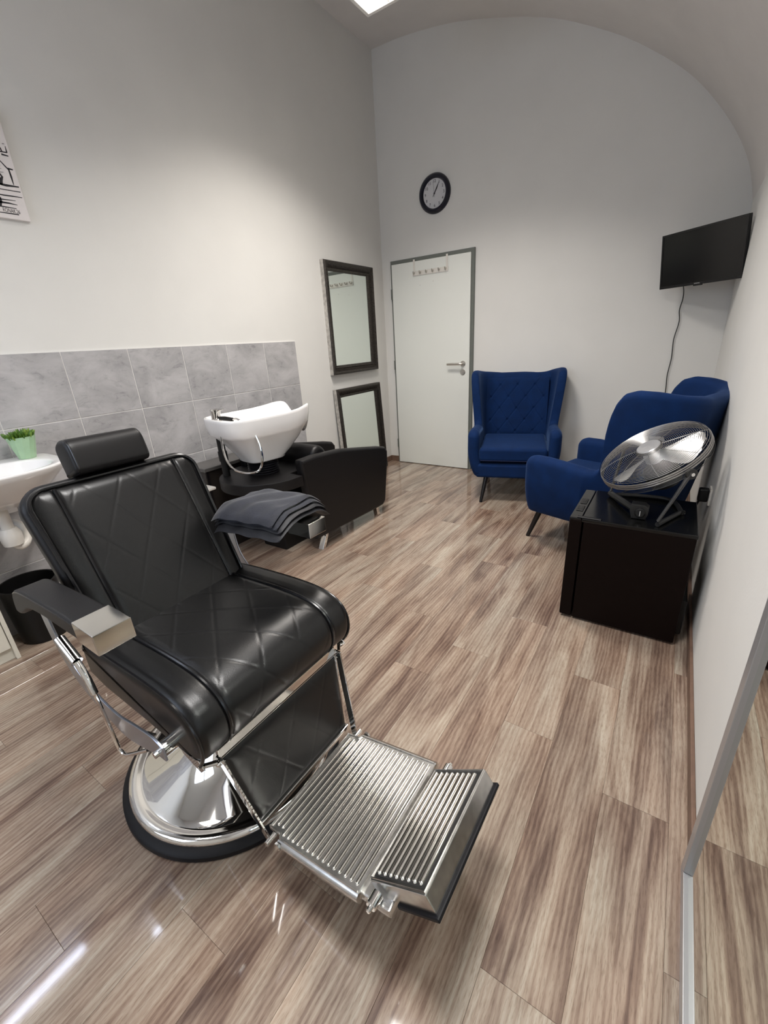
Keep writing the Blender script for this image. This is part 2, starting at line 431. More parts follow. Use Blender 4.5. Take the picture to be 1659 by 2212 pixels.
# ------------------------------------------------------------------ door on the back wall
XD, WD, HD = 0.1114, 0.8729, 2.01
d = struct(thing('door_1', None, None, (XD, 0, 0)))
f = B()
f.box(0, 0.016, -0.022, 0, 0, HD); f.box(WD-0.028, WD, -0.022, 0, 0, HD); f.box(0.016, WD-0.028, -0.022, 0, HD-0.030, HD)
f.build('door_frame', 'door_frame', d, smooth=0)
B().rbox(0.018, WD-0.030, -0.034, -0.001, 0.006, HD-0.033, 0.003, 2).build('door_leaf', 'door_paint', d)
hx = 0.89-XD
h = B(); h.lathe([(0.026,0),(0.026,0.006),(0.023,0.009)], 24, axis_matrix((hx,-0.034,1.049),(0,-1,0)))
h.tube([(hx,-.04,1.049),(hx,-.075,1.049),(hx-.02,-.085,1.049),(hx-.145,-.085,1.049)], 0.0105, 12)
h.build('door_handle', 'steel', d)
k = B(); k.lathe([(0.026,0),(0.026,0.006),(0.023,0.009)], 24, axis_matrix((hx,-0.034,0.972),(0,-1,0)))
k.lathe([(0.010,0.008),(0.010,0.012)], 12, axis_matrix((hx,-0.034,0.972),(0,-1,0))); k.build('key_rosette', 'steel', d)
for z in (0.22, 1.05, 1.72): B().cyl((0.006,-.030,z-.045),(0.006,-.030,z+.045),0.008,10).build('hinge', 'door_frame', d)
for (px_, pz_) in ((0.33, 1.77), (0.47, 1.79)):
    B().lathe([(0.0035,0),(0.003,0.0012)], 8, axis_matrix((px_,-0.034,pz_),(0,-1,0))).build('door_mark', 'steel', d)
# over-door hook rack
hr = thing('door_hook_rack', 'white metal rack of six hooks hanging over top of door', 'hook rack', (0, 0, 0))
r_ = B()
for x in (0.373, 0.715): r_.rbox(x, x+.019, -.0375, -.0355, 1.875, 1.992, .0008, 1)
r_.rbox(0.369, 0.737, -.0395, -.0360, 1.853, 1.893, .0012, 1)
r_.build('rack_bar', 'white_plastic', hr)
for i in range(6):
    x = 0.387+i*0.0655
    B().tube(smooth_path([(x,-.040,1.885),(x,-.047,1.872),(x,-.058,1.866),(x+.003,-.070,1.874),(x+.005,-.074,1.888)],4), [.0045]*16+[.006], 8).build('hook', 'steel', hr)

# ------------------------------------------------------------------ wall clock
ck = thing('wall_clock', 'round wall clock with dark navy rim and white dial above the door', 'clock', (0.594, 0, 2.474))
MC = axis_matrix((0,0,0),(0,-1,0))
B().lathe([(0.151,0.0),(0.151,0.012),(0.146,0.026),(0.134,0.036),(0.120,0.034),(0.112,0.022),(0.110,0.012)], 64, MC, cap=False).build('clock_rim', 'clock_rim', ck)
B().lathe([(0.112,0.002),(0.112,0.012)], 48, MC).build('clock_dial', 'clock_face', ck)
def text_mesh(body, size, name, m, parent, M, extr=0.0006, shear=0.0, align='CENTER'):
    c = bpy.data.curves.new(name, 'FONT'); c.body = body; c.size = size; c.extrude = extr; c.align_x = align; c.align_y = 'CENTER'; c.shear = shear
    t = bpy.data.objects.new(name, c); COL.objects.link(t)
    dg = bpy.context.evaluated_depsgraph_get(); me = bpy.data.meshes.new_from_object(t.evaluated_get(dg))
    bpy.data.objects.remove(t); me.transform(M); me.materials.clear(); me.materials.append(MATS[m])
    o = bpy.data.objects.new(name, me); COL.objects.link(o); o.parent = parent
    return o
WALLB = Matrix(((1,0,0,0),(0,0,-1,0),(0,1,0,0),(0,0,0,1)))      # text x->x, text y->z, faces -y
for i in range(1, 13):
    a = PI/2-i*PI/6
    text_mesh(str(i), 0.031, 'numeral', 'ink_grey', ck, Matrix.Translation((0.090*math.cos(a), -0.0126, 0.090*math.sin(a))) @ WALLB)
def hand(ang, l0, l1, w0, w1, y, m):
    dx, dz = math.sin(ang), math.cos(ang); px_, pz_ = dz, -dx
    p = [(-l0, w0*.6), (-l0, -w0*.6), (0, -w0), (l1*.7, -w1), (l1, -.0006), (l1, .0006), (l1*.7, w1), (0, w0)]
    return B().prism(p, y, y-.0012, lambda u, v, t: (dx*u+px_*v, t, dz*u+pz_*v)).build('clock_hand', m, ck, smooth=0)
hand(math.radians(33), .018, .062, .0025, .0045, -.0145, 'ink'); hand(math.radians(31), .028, .088, .002, .003, -.0165, 'ink'); hand(math.radians(-7), .030, .088, .0008, .0006, -.0185, 'ink_grey')
B().lathe([(.005,.012),(.005,.021)], 12, MC).build('clock_pin', 'ink', ck)

# ------------------------------------------------------------------ framed mirrors on the left wall
def framed_mirror(name, label, y0, y1, z0, z1, tilt=0.0):
    t = thing(name, label, 'mirror', (0, (y0+y1)/2, z0)); hw = (y1-y0)/2; H = z1-z0; t.rotation_euler = (0, tilt, 0)
    fw, dp = 0.068, 0.040
    # profile across the frame: (inset from outer edge, height off wall)
    prof = [(0,0.0),(0,0.040),(0.006,0.048),(0.014,0.052),(0.022,0.046),(0.036,0.036),(0.050,0.026),(0.056,0.030),(0.066,0.026),(0.078,0.014),(0.078,0.0)]
    cor = [(-hw, 0), (hw, 0), (hw, H), (-hw, H)]; inn = [(1,1),(-1,1),(-1,-1),(1,-1)]
    rails = ('frame_rail',)
    for s_ in range(4):
        a, c = s_, (s_+1) % 4
        ra = [Vector((h_, cor[a][0]+inn[a][0]*i_, cor[a][1]+inn[a][1]*i_)) for i_, h_ in prof]
        rc = [Vector((h_, cor[c][0]+inn[c][0]*i_, cor[c][1]+inn[c][1]*i_)) for i_, h_ in prof]
        rl = B().loft([ra, rc]).build('frame_rail', 'antique_frame', t, smooth=40)
        # reeded beading along the hollow of the rail
        A, C_ = Vector(cor[a]), Vector(cor[c]); dv = (C_-A); L_ = dv.length; dv.normalize(); nv = Vector((-dv.y, dv.x))
        bd = B(); nb = int((L_-0.10)/0.0125)
        for q in range(nb):
            p = A + dv*(0.05+q*0.0125) + nv*0.036
            e1 = p - nv*0.013; e2 = p + nv*0.013
            bd.tube([(0.042, e1.x, e1.y), (0.041, p.x, p.y), (0.031, e2.x, e2.y)], [.0028, .0036, .0028], 5)
        bo = bd.build('beading', 'antique_frame', rl, smooth=50); bo['kind'] = 'stuff'
        # outer silvered edge
        if s_ in (1, 3): B().box(0.001, 0.038, cor[a][0]-.002, cor[a][0]+.002, 0.0, H).build('frame_edge', 'antique_side', rl, smooth=0)
    B().box(0.010, 0.013, -hw+.072, hw-.072, .072, H-.072).build('mirror_pane', 'mirror_glass', t, smooth=0)
    return t
framed_mirror('framed_mirror', 'silver framed mirror hanging on the wall beside the door', -0.955, -0.235, 1.03, 1.95)
lm = framed_mirror('framed_mirror', 'silver framed mirror standing on floor, leaning behind the hair washing unit', -0.950, -0.235, 0.0, 0.90, -0.050)
lm.location.x = 0.051

# ------------------------------------------------------------------ television
TA, TT = -0.68518, -0.14924
TVc = Vector((2.636, -0.346, 1.683))
tv = thing('television', 'small black flat television on a bracket in the room corner', 'television', TVc)
Lx = Vector((math.cos(TA), math.sin(TA), 0)); Nn = Vector((math.sin(TA), -math.cos(TA), 0)); U_ = Vector((0,0,1))*math.cos(TT)-Nn*math.sin(TT); Fn = Lx.cross(U_)
MT = Matrix(((Lx.x, U_.x, Fn.x, 0),(Lx.y, U_.y, Fn.y, 0),(Lx.z, U_.z, Fn.z, 0),(0,0,0,1)))   # local x right, y up, z to viewer
w2, h2 = 0.2775, 0.165
B().rbox(-w2, w2, -h2, h2, -0.028, -0.002, 0.004, 2, MT).build('tv_case', 'bezel', tv)
bz = B()
for (a, b_, c, d_) in ((-w2,w2,h2-.011,h2),(-w2,w2,-h2,-h2+.016),(-w2,-w2+.011,-h2+.016,h2-.011),(w2-.011,w2,-h2+.016,h2-.011)): bz.box(a, b_, c, d_, -.003, .003, MT)
bz.build('bezel', 'bezel', tv, smooth=0)
B().box(-w2+.011, w2-.011, -h2+.016, h2-.011, -.003, .0005, MT).build('screen', 'screen', tv, smooth=0)
B().rbox(-.028, .030, -h2-.007, -h2+.002, -.012, .002, .003, 2, MT).build('logo_tab', 'bezel', tv)
text_mesh('SAMSUNG', 0.0085, 'logo_lettering', 'logo', tv, MT @ Matrix.Translation((0, -h2+.008, .0035)), extr=.0003)
# bracket: plate behind the set and an arm to the right wall (stays inside the room)
bk = B(); bk.rbox(-.06, .06, -.06, .06, -.040, -.028, .003, 1, MT)
pA = MT @ Vector((0, 0, -.04)); pW = Vector((RW-.012, -0.25, 1.70))-TVc
bk.tube([pA, pA+Vector((.09, .06, .0)), pW], .012, 8)
bk.rbox(pW.x-.006, pW.x+.0115, pW.y-.04, pW.y+.04, pW.z-.09, pW.z+.09, .003, 1)
bk.build('wall_bracket', 'black_plastic', tv)
cb = smooth_path([(2.567,-.152,1.56),(2.581,-.05,1.50),(2.583,-.018,1.45),(2.575,-.014,1.38),(2.586,-.012,1.30),(2.572,-.012,1.18),(2.579,-.012,1.05),(2.572,-.012,.92),(2.580,-.012,.79),(2.578,-.012,.5),(2.575,-.012,.36)], 6)
tag(B().tube(cb, .0032, 6).build('power_cable', 'black_plastic'), 'thin black cable running down the wall from the television', 'cable')

# ------------------------------------------------------------------ blue wing armchairs
def make_armchair():
    t = thing('wing_armchair', '', 'armchair', (0, 0, 0))
    # plan of the right half of the shell's centre line, front -> back middle
    R_, xs = 0.165, 0.308
    path = []
    yf, yc = -0.345, 0.165
    for i in range(7):
        u = i/6*PI/2; path.append((xs, yf-0.045*math.cos(u), max(0.02, math.sin(u)), 0.0))
    ns = 56
    for i in range(1, ns+1): path.append((xs, lerp(yf, yc, i/ns), 1.0, 0.0))
    na = 22
    for i in range(1, na+1):
        a = i/na*PI/2; path.append((xs-R_+R_*math.cos(a), yc+R_*math.sin(a), 1.0, a))
    for i in range(1, 5): path.append((lerp(xs-R_, 0, i/4), yc+R_+0.008*i/4, 1.0, PI/2))
    hp = [(-.40,.545),(-.37,.578),(-.33,.592),(-.25,.592),(-.12,.580),(.00,.566),(.045,.566),(.072,.590),(.082,.65),(.087,.74),(.094,.82),(.108,.885),(.130,.945),(.16,.985),(.20,1.005)]
    def top(p):
        x, y, s_, a = p
        if a > 0: return interp(a, [(0, interp(yc, hp)),(.25,1.005),(.6,1.000),(1.0,.982),(PI/2,.965)])
        return interp(y, hp)
    def off(p, z):
        x, y, s_, a = p
        q = max(0, min(1, (z-.205)/.24))
        o = -0.062*(1-q)**2
        if a > 0 or y > 0.0:
            wk = sstep(0, 1.2, a)
            o += lerp(0.11, 0.21, wk)*max(0, z-.42) - 0.010
        o += 0.0
        return o
    def section(p, mirror):
        x, y, s_, a = p
        nx, ny = (math.cos(a), math.sin(a))
        tt = lerp(0.092, 0.066, sstep(-.02, .1, y))*(s_ if s_ < 1 else 1)
        if a > 0: tt = lerp(.066, .095, a/(PI/2))
        zt = top(p); zb = 0.205 + (1-s_)*0.05
        zt -= (1-s_)*0.02
        r = tt/2
        pts = [(-r*.6, zb), (r*.5, zb), (r*.9, zb+.012), (r, zb+.03)]
        for k_ in range(1, 9): pts.append((r, lerp(zb+.03, zt-r, k_/9)))
        for k_ in range(0, 9):
            an = k_/8*PI; pts.append((r*math.cos(an), zt-r+r*math.sin(an)))
        for k_ in range(1, 7): pts.append((-r, lerp(zt-r, zb+.03, k_/7)))
        out = []
        for o, z in pts:
            oo = o + off(p, z)
            X = x+nx*oo; Y = y+ny*oo
            out.append(Vector((-X if mirror else X, Y, z)))
        return out
    rings = [section(p, False) for p in path] + [section(p, True) for p in path[::-1][1:]]
    B().loft(rings).build('shell', 'velvet', t, smooth=60)
    # front rail, base, seat cushion
    B().rbox(-.285, .285, -.388, -.30, .207, .322, .022, 4).build('front_rail', 'velvet', t)
    B().rbox(-.25, .25, -.34, .27, .195, .30, .02, 2).build('base', 'velvet_seam', t)
    sc = bmesh.new(); bmesh.ops.create_cube(sc, size=1.0)
    for v in sc.verts: v.co = Vector((v.co.x*.524, -.385+(v.co.y+.5)*.60, .338+(v.co.z+.5)*.112))
    bmesh.ops.bevel(sc, geom=list(sc.edges), offset=.028, segments=4, profile=.5, affect='EDGES')
    for v in sc.verts:
        if v.co.z > .42: v.co.z += .012*(1-(v.co.x/.27)**2)
    so = B().bm(sc).build('seat_cushion', 'velvet', t)
    B().tube([(-.25,-.388,.352),(.25,-.388,.352)], .0035, 6).build('seam', 'velvet_seam', so)
    # diamond stitched inner back
    def yin(x):
        ax = abs(x)
        base = yc+R_-.048; r_ = R_-.040
        return base if ax < .143 else yc-.008+math.sqrt(max(r_**2-(ax-.143)**2, 0.0))
    nu, nv = 96, 110; vs = []; fs = []
    for j in range(nv+1):
        z = lerp(.42, .925, j/nv)
        for i in range(nu+1):
            x = lerp(-.262, .262, i/nu)
            e = min(i, nu-i)/nu*.524; ez = min(j, nv-j)/nv*.505
            puff = .016*(1-math.exp(-e/.02))*(1-math.exp(-ez/.02))
            y = yin(x)+.20*max(0, z-.42)-.012-puff+.012
            u1 = (x/.075+(z-.46)/.10); u2 = (x/.075-(z-.46)/.10)
            d1 = abs(u1/2-round(u1/2))*2; d2 = abs(u2/2-round(u2/2))*2
            g = math.exp(-(d1/.055)**2)+math.exp(-(d2/.055)**2)
            kk = math.exp(-((d1/.16)**2+(d2/.16)**2))
            y += (.0045*g+.006*kk)*min(1, e/.03)*min(1, ez/.03)
            vs.append((x, y, z))
    for j in range(nv):
        for i in range(nu):
            a = j*(nu+1)+i; fs.append((a, a+1, a+nu+2, a+nu+1))
    B().add(vs, fs).build('back_cushion', 'velvet', t, smooth=80, fixn=False)
    for sx, sy, fx, fy in ((1,-1,.235,-.40),(-1,-1,-.235,-.40),(1,1,.225,.30),(-1,1,-.225,.30)):
        topp = Vector((sx*.20, -.335 if sy < 0 else .22, .215)); bot = Vector((fx, fy, 0))
        B().tube([topp, bot], [.020, .0125], 14).build('leg', 'wood_black', t)
    return t
ac1 = make_armchair()
def copy_tree(o, parent=None):
    c = o.copy(); COL.objects.link(c); c.parent = parent
    for ch in list(o.children): copy_tree(ch, c)
    return c
ac2 = copy_tree(ac1)
# facing direction of the chair is local -y
ac1.location = (1.545, -0.437, 0); ac1.rotation_euler = (0, 0, math.radians(16))
ac1['label'] = 'blue velvet wing armchair standing against the wall beside the door'; ac1['group'] = 'blue wing armchairs'
ac2.location = (2.405, -1.27, 0); ac2.rotation_euler = (0, 0, math.radians(-90-18.5))
ac2['label'] = 'blue velvet wing armchair in the corner behind the small fridge'; ac2['group'] = 'blue wing armchairs'

# ------------------------------------------------------------------ mini fridge
FX0, FX1, FY0, FY1, FZ = 2.336, 2.802, -2.197, -1.790, 0.522
fr = thing('mini_fridge', 'black mini fridge standing against the wall with a fan on top', 'fridge', (FX0, FY0, 0))
DX, DY = FX1-FX0, FY1-FY0
b_ = B(); b_.rbox(.058, DX, 0, DY, .012, FZ-.016, .004, 2); b_.build('body', 'fridge_side', fr)
B().rbox(0, .052, -.001, DY+.001, .014, FZ-.010, .006, 2).build('door', 'fridge_side', fr)
tp = B().rbox(.050, DX+.003, -.003, DY+.003, FZ-.017, FZ, .004, 2).build('worktop', 'fridge_top', fr)
B().rbox(0.0, .048, 0, DY, FZ-.012, FZ-.001, .004, 2).build('door_cap', 'fridge_top', fr)
for y in (.09, .19):
    g = B(); g.rbox(.010, .038, y, y+.065, FZ-.002, FZ+.0022, .001, 1); g.build('hinge_cover', 'black_plastic', fr)
    q = B(); q.rbox(.017, .031, y+.012, y+.052, FZ+.0018, FZ+.0032, .0006, 1); q.build('cover_slot', 'dark_groove', fr)
B().rbox(.03, .125, .002, .020, FZ-.0005, FZ+.004, .001, 1).build('hinge_plate', 'black_plastic', fr)
for (x, y) in ((.08,.04),(.42,.04),(.08,DY-.04),(.42,DY-.04)): B().lathe([(.014,0),(.014,.014)], 14, Matrix.Translation((x,y,0))).build('foot', 'black_plastic', fr)
B().rbox(DX-.004, DX+.022, .05, DY-.05, .03, .20, .006, 2).build('compressor_cover', 'black_plastic', fr)

# ------------------------------------------------------------------ floor fan on the fridge
fc = Vector((2.604, -1.955, 0.762)); fnv = Vector((-.46, -.30, .836)).normalized()
fan = thing('metal_fan', 'round metal floor fan with wire guard tilted upward on the fridge', 'fan', fc)
MF = axis_matrix((0,0,0), fnv)
FR = 0.212
def ring(bld, r, z, rad=.0014, n=56, sides=4):
    bld.tube([(r*math.cos(2*PI*k/n), r*math.sin(2*PI*k/n), z) for k in range(n)], rad, sides, closed=True, M=MF)
def dome(r): return .010+.040*math.sqrt(max(0, 1-(r/(FR+.012))**2))
fg = B()
for i in range(25): r = .050+i*(FR-.050)/24; ring(fg, r, dome(r), .0010)
for k_ in range(8):
    a = 2*PI*k_/8+.2
    fg.tube([(r*math.cos(a+ (r-.05)*1.0), r*math.sin(a+(r-.05)*1.0), dome(r)-.002) for r in [.042+i*(FR-.042)/8 for i in range(9)]], .0014, 4, M=MF)
fg.build('front_guard', 'fan_wire', fan)['kind'] = 'stuff'
rg = B()
def domeb(r): return -.008-.060*math.sqrt(max(0, 1-(r/(FR+.02))**2))
for i in range(11): r = .075+i*(FR-.075)/10; ring(rg, r, domeb(r), .0011)
for k_ in range(10):
    a = 2*PI*k_/10; rg.tube([(r*math.cos(a), r*math.sin(a), domeb(r)) for r in [.06+i*(FR-.06)/6 for i in range(7)]], .0016, 4, M=MF)
rg.build('rear_guard', 'fan_dark', fan)['kind'] = 'stuff'
rm = B()
for z, rr in ((.010,.0032),(.001,.0032),(-.009,.0032)): ring(rm, FR+.002, z, rr, 64, 6)
rm.build('guard_rim', 'fan_wire', fan)
hb = B().lathe([(.047,.046),(.047,.051),(.043,.0545),(.0,.056)], 36, MF).build('hub_badge', 'alu_frame', fan)
B().lathe([(.052,.040),(.053,.047),(.047,.050)], 36, MF).build('badge_ring', 'fan_dark', fan)
def blade(ang):
    vs = []; fs = []; nr, nt = 10, 8
    for i in range(nr+1):
        r = lerp(.030, .188, i/nr)
        wd = interp(r, [(.03,.022),(.07,.038),(.12,.066),(.155,.078),(.178,.064),(.188,.03)])
        sweep = interp(r, [(.03,0),(.10,.006),(.188,.035)])
        for j in range(nt+1):
            q = (j/nt-.5)*2
            tang = q*wd+sweep; pitch = interp(r, [(.03,.62),(.188,.34)])
            z = .008+math.sin(pitch)*q*wd*.8+.006*(1-q*q)
            a = ang; x = r*math.cos(a)-tang*math.sin(a)*math.cos(pitch); y = r*math.sin(a)+tang*math.cos(a)*math.cos(pitch)
            vs.append((x, y, z))
    n1 = len(vs)
    vs += [(x, y, z-.0012) for x, y, z in vs]
    for i in range(nr):
        for j in range(nt):
            a = i*(nt+1)+j; fs.append((a, a+1, a+nt+2, a+nt+1)); fs.append((n1+a, n1+a+nt+1, n1+a+nt+2, n1+a+1))
    def idx(i, j): return i*(nt+1)+j
    loop = [idx(0,j) for j in range(nt)]+[idx(i,nt) for i in range(nr)]+[idx(nr,j) for j in range(nt,0,-1)]+[idx(i,0) for i in range(nr,0,-1)]
    for a, c in zip(loop, loop[1:]+loop[:1]): fs.append((a, n1+a, n1+c, c))
    return B().add(vs, fs, MF).build('fan_blade', 'blade', fan, smooth=50)
for k_ in range(3): blade(math.radians(32+120*k_))
B().lathe([(.0,.026),(.030,.024),(.036,.010),(.036,-.02)], 24, MF).build('blade_hub', 'blade', fan)
mo = B().lathe([(.062,-.060),(.070,-.070),(.070,-.125),(.058,-.145),(.0,-.150)], 32, MF).build('motor_housing', 'fan_dark', fan)
pvx = Vector((-.545, .837, 0)).normalized(); pz0 = -.012
pvn = fnv*pz0 - pvx*(FR+.012); pvf = fnv*pz0 + pvx*(FR+.012)
zt = FZ - fc.z
foot1 = Vector((2.664-fc.x, -2.168-fc.y, zt+.012)); foot2 = Vector((2.455-fc.x, -1.860-fc.y, zt+.012))
for pv, ft, sg in ((pvn, foot1, -1), (pvf, foot2, 1)):
    e = ft + Vector((0, 0, .015))
    B().tube([pv + pvx*sg*.010 + Vector((0,0,.010)), pv + pvx*sg*.012, lerp(pv, e, .5)+pvx*sg*.008, e], [.016, .018, .015, .014], 10, flat=.45).build('yoke_arm', 'yoke_grey', fan)
for pv, sg in ((pvn, -1), (pvf, 1)):
    bo = B().lathe([(.021,0),(.021,.010),(.014,.013)], 20, axis_matrix(pv+pvx*sg*.012, pvx*sg)).build('pivot_knob', 'fan_dark', fan)
    B().lathe([(.007,.012),(.007,.016),(.0,.017)], 12, axis_matrix(pv+pvx*sg*.012, pvx*sg)).build('bolt', 'chrome', bo)
st = B(); zb = zt+.0105
bx = Vector((2.745-fc.x, -1.985-fc.y, zb)); by = Vector((2.700-fc.x, -1.835-fc.y, zb)); bz2 = Vector((2.56-fc.x, -1.83-fc.y, zb))
st.tube(smooth_path([(foot1.x,foot1.y,zb), bx*.97+Vector((0,0,zb*.03)), bx, by, bz2, (foot2.x,foot2.y,zb)], 5), .0095, 10)
st.build('base_tube', 'fan_dark', fan)

swp = Vector((2.592-fc.x, -2.085-fc.y, zt+.036))
B().prism([(-.026,-.034),(.026,-.034),(.034,-.01),(.034,.018),(.018,.03),(-.03,.03),(-.036,.0)], -.03, .02, lambda u, v, t: (swp.x+u, swp.y+t, swp.z+v), bev=.004, seg=2).build('switch_box', 'fan_dark', fan)
kb = B().lathe([(.020,0),(.020,.010),(.016,.014),(0,.014)], 20, axis_matrix((swp.x+.004, swp.y-.030, swp.z-.004), (0,-1,.15))).build('speed_knob', 'black_plastic', fan)
B().box(swp.x+.003, swp.x+.005, swp.y-.0465, swp.y-.045, swp.z-.014, swp.z+.008).build('knob_mark', 'logo', kb, smooth=0)
B().tube([(foot2.x,foot2.y,zb+.006), (swp.x-.02, swp.y+.01, swp.z-.005)], .015, 8).build('base_bar', 'fan_dark', fan)

# plug on the right wall above the fridge
pl = thing('wall_plug', 'black plug with cord in the wall socket behind the fridge', 'plug', (RW, -1.60, .50))
B().rbox(-.010, 0, -.04, .04, -.04, .04, .003, 2).build('socket_plate', 'white_plastic', pl)
B().rbox(-.052, -.010, -.022, .022, -.03, .035, .008, 3).build('plug_body', 'black_plastic', pl)
B().tube(smooth_path([(-.04,0,-.02),(-.050,0,-.06),(-.052,.01,-.12),(-.045,.02,-.22),(-.04,.02,-.36)], 5), .0045, 8).build('plug_cord', 'black_plastic', pl)

# ------------------------------------------------------------------ large mirror on the right wall
bmr = thing('wall_mirror', 'tall mirror in flat aluminium frame standing on floor at the wall', 'mirror', (RW, -3.15, 0))
MH, ML = 1.95, 1.30
fwid, fd = 0.036, 0.026
B().prism([(0,0),(0,MH),(-fwid,MH-fwid),(-fwid,fwid)], -fd, 0, lambda u, v, t: (t, u, v), bev=.0015, seg=1).build('frame_rail', 'alu_frame', bmr)
B().prism([(-ML,0),(0,0),(-fwid,fwid),(-ML+fwid,fwid)], -fd, 0, lambda u, v, t: (t, u, v), bev=.0015, seg=1).build('frame_rail', 'alu_frame', bmr)
B().prism([(-ML,0),(-ML+fwid,fwid),(-ML+fwid,MH-fwid),(-ML,MH)], -fd, 0, lambda u, v, t: (t, u, v), bev=.0015, seg=1).build('frame_rail', 'alu_frame', bmr)
B().prism([(-ML,MH),(-ML+fwid,MH-fwid),(-fwid,MH-fwid),(0,MH)], -fd, 0, lambda u, v, t: (t, u, v), bev=.0015, seg=1).build('frame_rail', 'alu_frame', bmr)
B().box(-.016, -.013, -ML+.03, -.03, .03, MH-.03).build('mirror_pane', 'mirror_glass', bmr, smooth=0)

# ------------------------------------------------------------------ barber chair (local x = forward, y = lateral)
bc = thing('barber_chair', 'black leather barber chair with diamond stitching and ribbed chrome footrest', 'barber chair', (1.563, -3.507, 0), math.radians(-0.9))
B().lathe([(.29,.0),(.347,.0),(.351,.005),(.350,.018),(.341,.027),(.322,.031),(.30,.031)], 96, cap=False).build('base_rim', 'rubber', bc)
B().lathe([(.329,.024),(.330,.036),(.325,.045),(.314,.050),(.302,.048),(.295,.043),(.287,.043),(.27,.050),(.24,.064),(.20,.084),(.165,.106),(.13,.136),(.105,.172),(.088,.212),(.077,.26),(.073,.31)], 96).build('base_dome', 'chrome', bc, smooth=60)
B().lathe([(.058,.29),(.058,.385)], 40).build('pump_column', 'chrome', bc)
B().rbox(-.17, .26, -.19, .19, .375, .415, .008, 2).build('seat_frame', 'black_plastic', bc)

def stitch(u, v, pu, pv):
    """diamond grid: returns groove 0..1"""
    a = u/pu+v/pv; c = u/pu-v/pv
    d1 = abs(a-round(a)); d2 = abs(c-round(c))
    return d1, d2
def extruded_pad(prof, hw, r, disp=None, nv=120):
    """closed profile (x,z) extruded over y in [-hw,hw], ends rounded with radius r"""
    n = len(prof); P = [Vector((p[0], 0, p[1])) for p in prof]
    area = sum(P[i].x*P[(i+1) % n].z-P[(i+1) % n].x*P[i].z for i in range(n))
    sg = 1 if area > 0 else -1
    Nn_ = []
    for i in range(n):
        tdir = (P[(i+1) % n]-P[i-1]); Nn_.append(Vector((tdir.z*sg, 0, -tdir.x*sg)).normalized())
    Ls = [0]
    for i in range(1, n): Ls.append(Ls[-1]+(P[i]-P[i-1]).length)
    rings = []
    ys = []
    k_ = 7
    for i in range(k_+1): ys.append(-hw+r*(1-math.cos(i/k_*PI/2)) if False else -hw+r*(1-math.sin(PI/2*(1-i/k_))))
    m = nv
    for i in range(1, m): ys.append(lerp(-hw+r, hw-r, i/m))
    for i in range(k_+1): ys.append(hw-r*(1-math.sin(PI/2*(i/k_))))
    for y in ys:
        e = max(0, abs(y)-(hw-r)); of = r-math.sqrt(max(r*r-e*e, 0))
        ring_ = []
        for i in range(n):
            q = P[i]-Nn_[i]*of
            if disp: q = q+Nn_[i]*disp(i, Ls[i], y)
            ring_.append(Vector((q.x, y, q.z)))
        rings.append(ring_)
    return B().loft(rings)
# seat cushion: side profile, top runs back -> front, then the rolled front
sp = smooth_path([(-.185,0,.572),(-.10,0,.580),(.02,0,.588),(.14,0,.592),(.22,0,.590),(.275,0,.580),(.315,0,.558),(.338,0,.522),(.341,0,.482),(.330,0,.448),(.312,0,.422)], 14)
def resample(pts, step):
    out = [pts[0]]; acc = 0
    for a, c in zip(pts, pts[1:]):
        L_ = (c-a).length
        while acc+L_ >= step:
            t = (step-acc)/L_; a = a+(c-a)*t; out.append(a); L_ = (c-a).length; acc = 0
        acc += L_
    out.append(pts[-1]); return out
sp = resample(sp, .0042); ntop = len(sp)
full = [(p.x, p.z) for p in sp]+[(.27,.416),(.10,.425),(-.10,.43),(-.19,.45),(-.20,.50),(-.195,.55)]
PIPE = .182
def seat_disp(i, L_, y):
    if i >= ntop: return 0
    ed = min(1, L_/.03)*min(1, (ntop-1-i)*.0042/.02)
    if abs(y) < PIPE:
        d1, d2 = stitch(L_-.05, y, .19, .124)
        g = max(math.exp(-(d1/.020)**2), math.exp(-(d2/.020)**2))
        ew = min(1, (PIPE-abs(y))/.02)
        return ed*(.004*ew-.0014*g*ew-.0045*math.exp(-((PIPE-abs(y))/.005)**2))
    return ed*(-.0045*math.exp(-((abs(y)-PIPE)/.005)**2)+.003*min(1, (abs(y)-PIPE)/.03))
seat = extruded_pad(full, .266, .03, seat_disp, 128).build('seat_cushion', 'leather', bc, smooth=70)
for sy in (-1, 1):
    B().tube([(p.x, sy*PIPE, p.z) for p in sp[4::3]], .0052, 8).build('piping', 'piping', seat)
    B().tube([(p.x-(p.x-.1)*.016, sy*.2585, p.z-.009) for p in sp[4::3]], .0042, 8).build('piping', 'piping', seat)
# side plates under the cushion (chrome / dark)
for sy in (-1, 1):
    B().prism([(-.17,.43),(.20,.42),(.292,.40),(.300,.425),(.318,.47),(.22,.50),(-.17,.50)], .244, .2505, lambda u, v, t: (u, sy*t, v), bev=.001, seg=1).build('side_plate', 'black_plastic', bc)

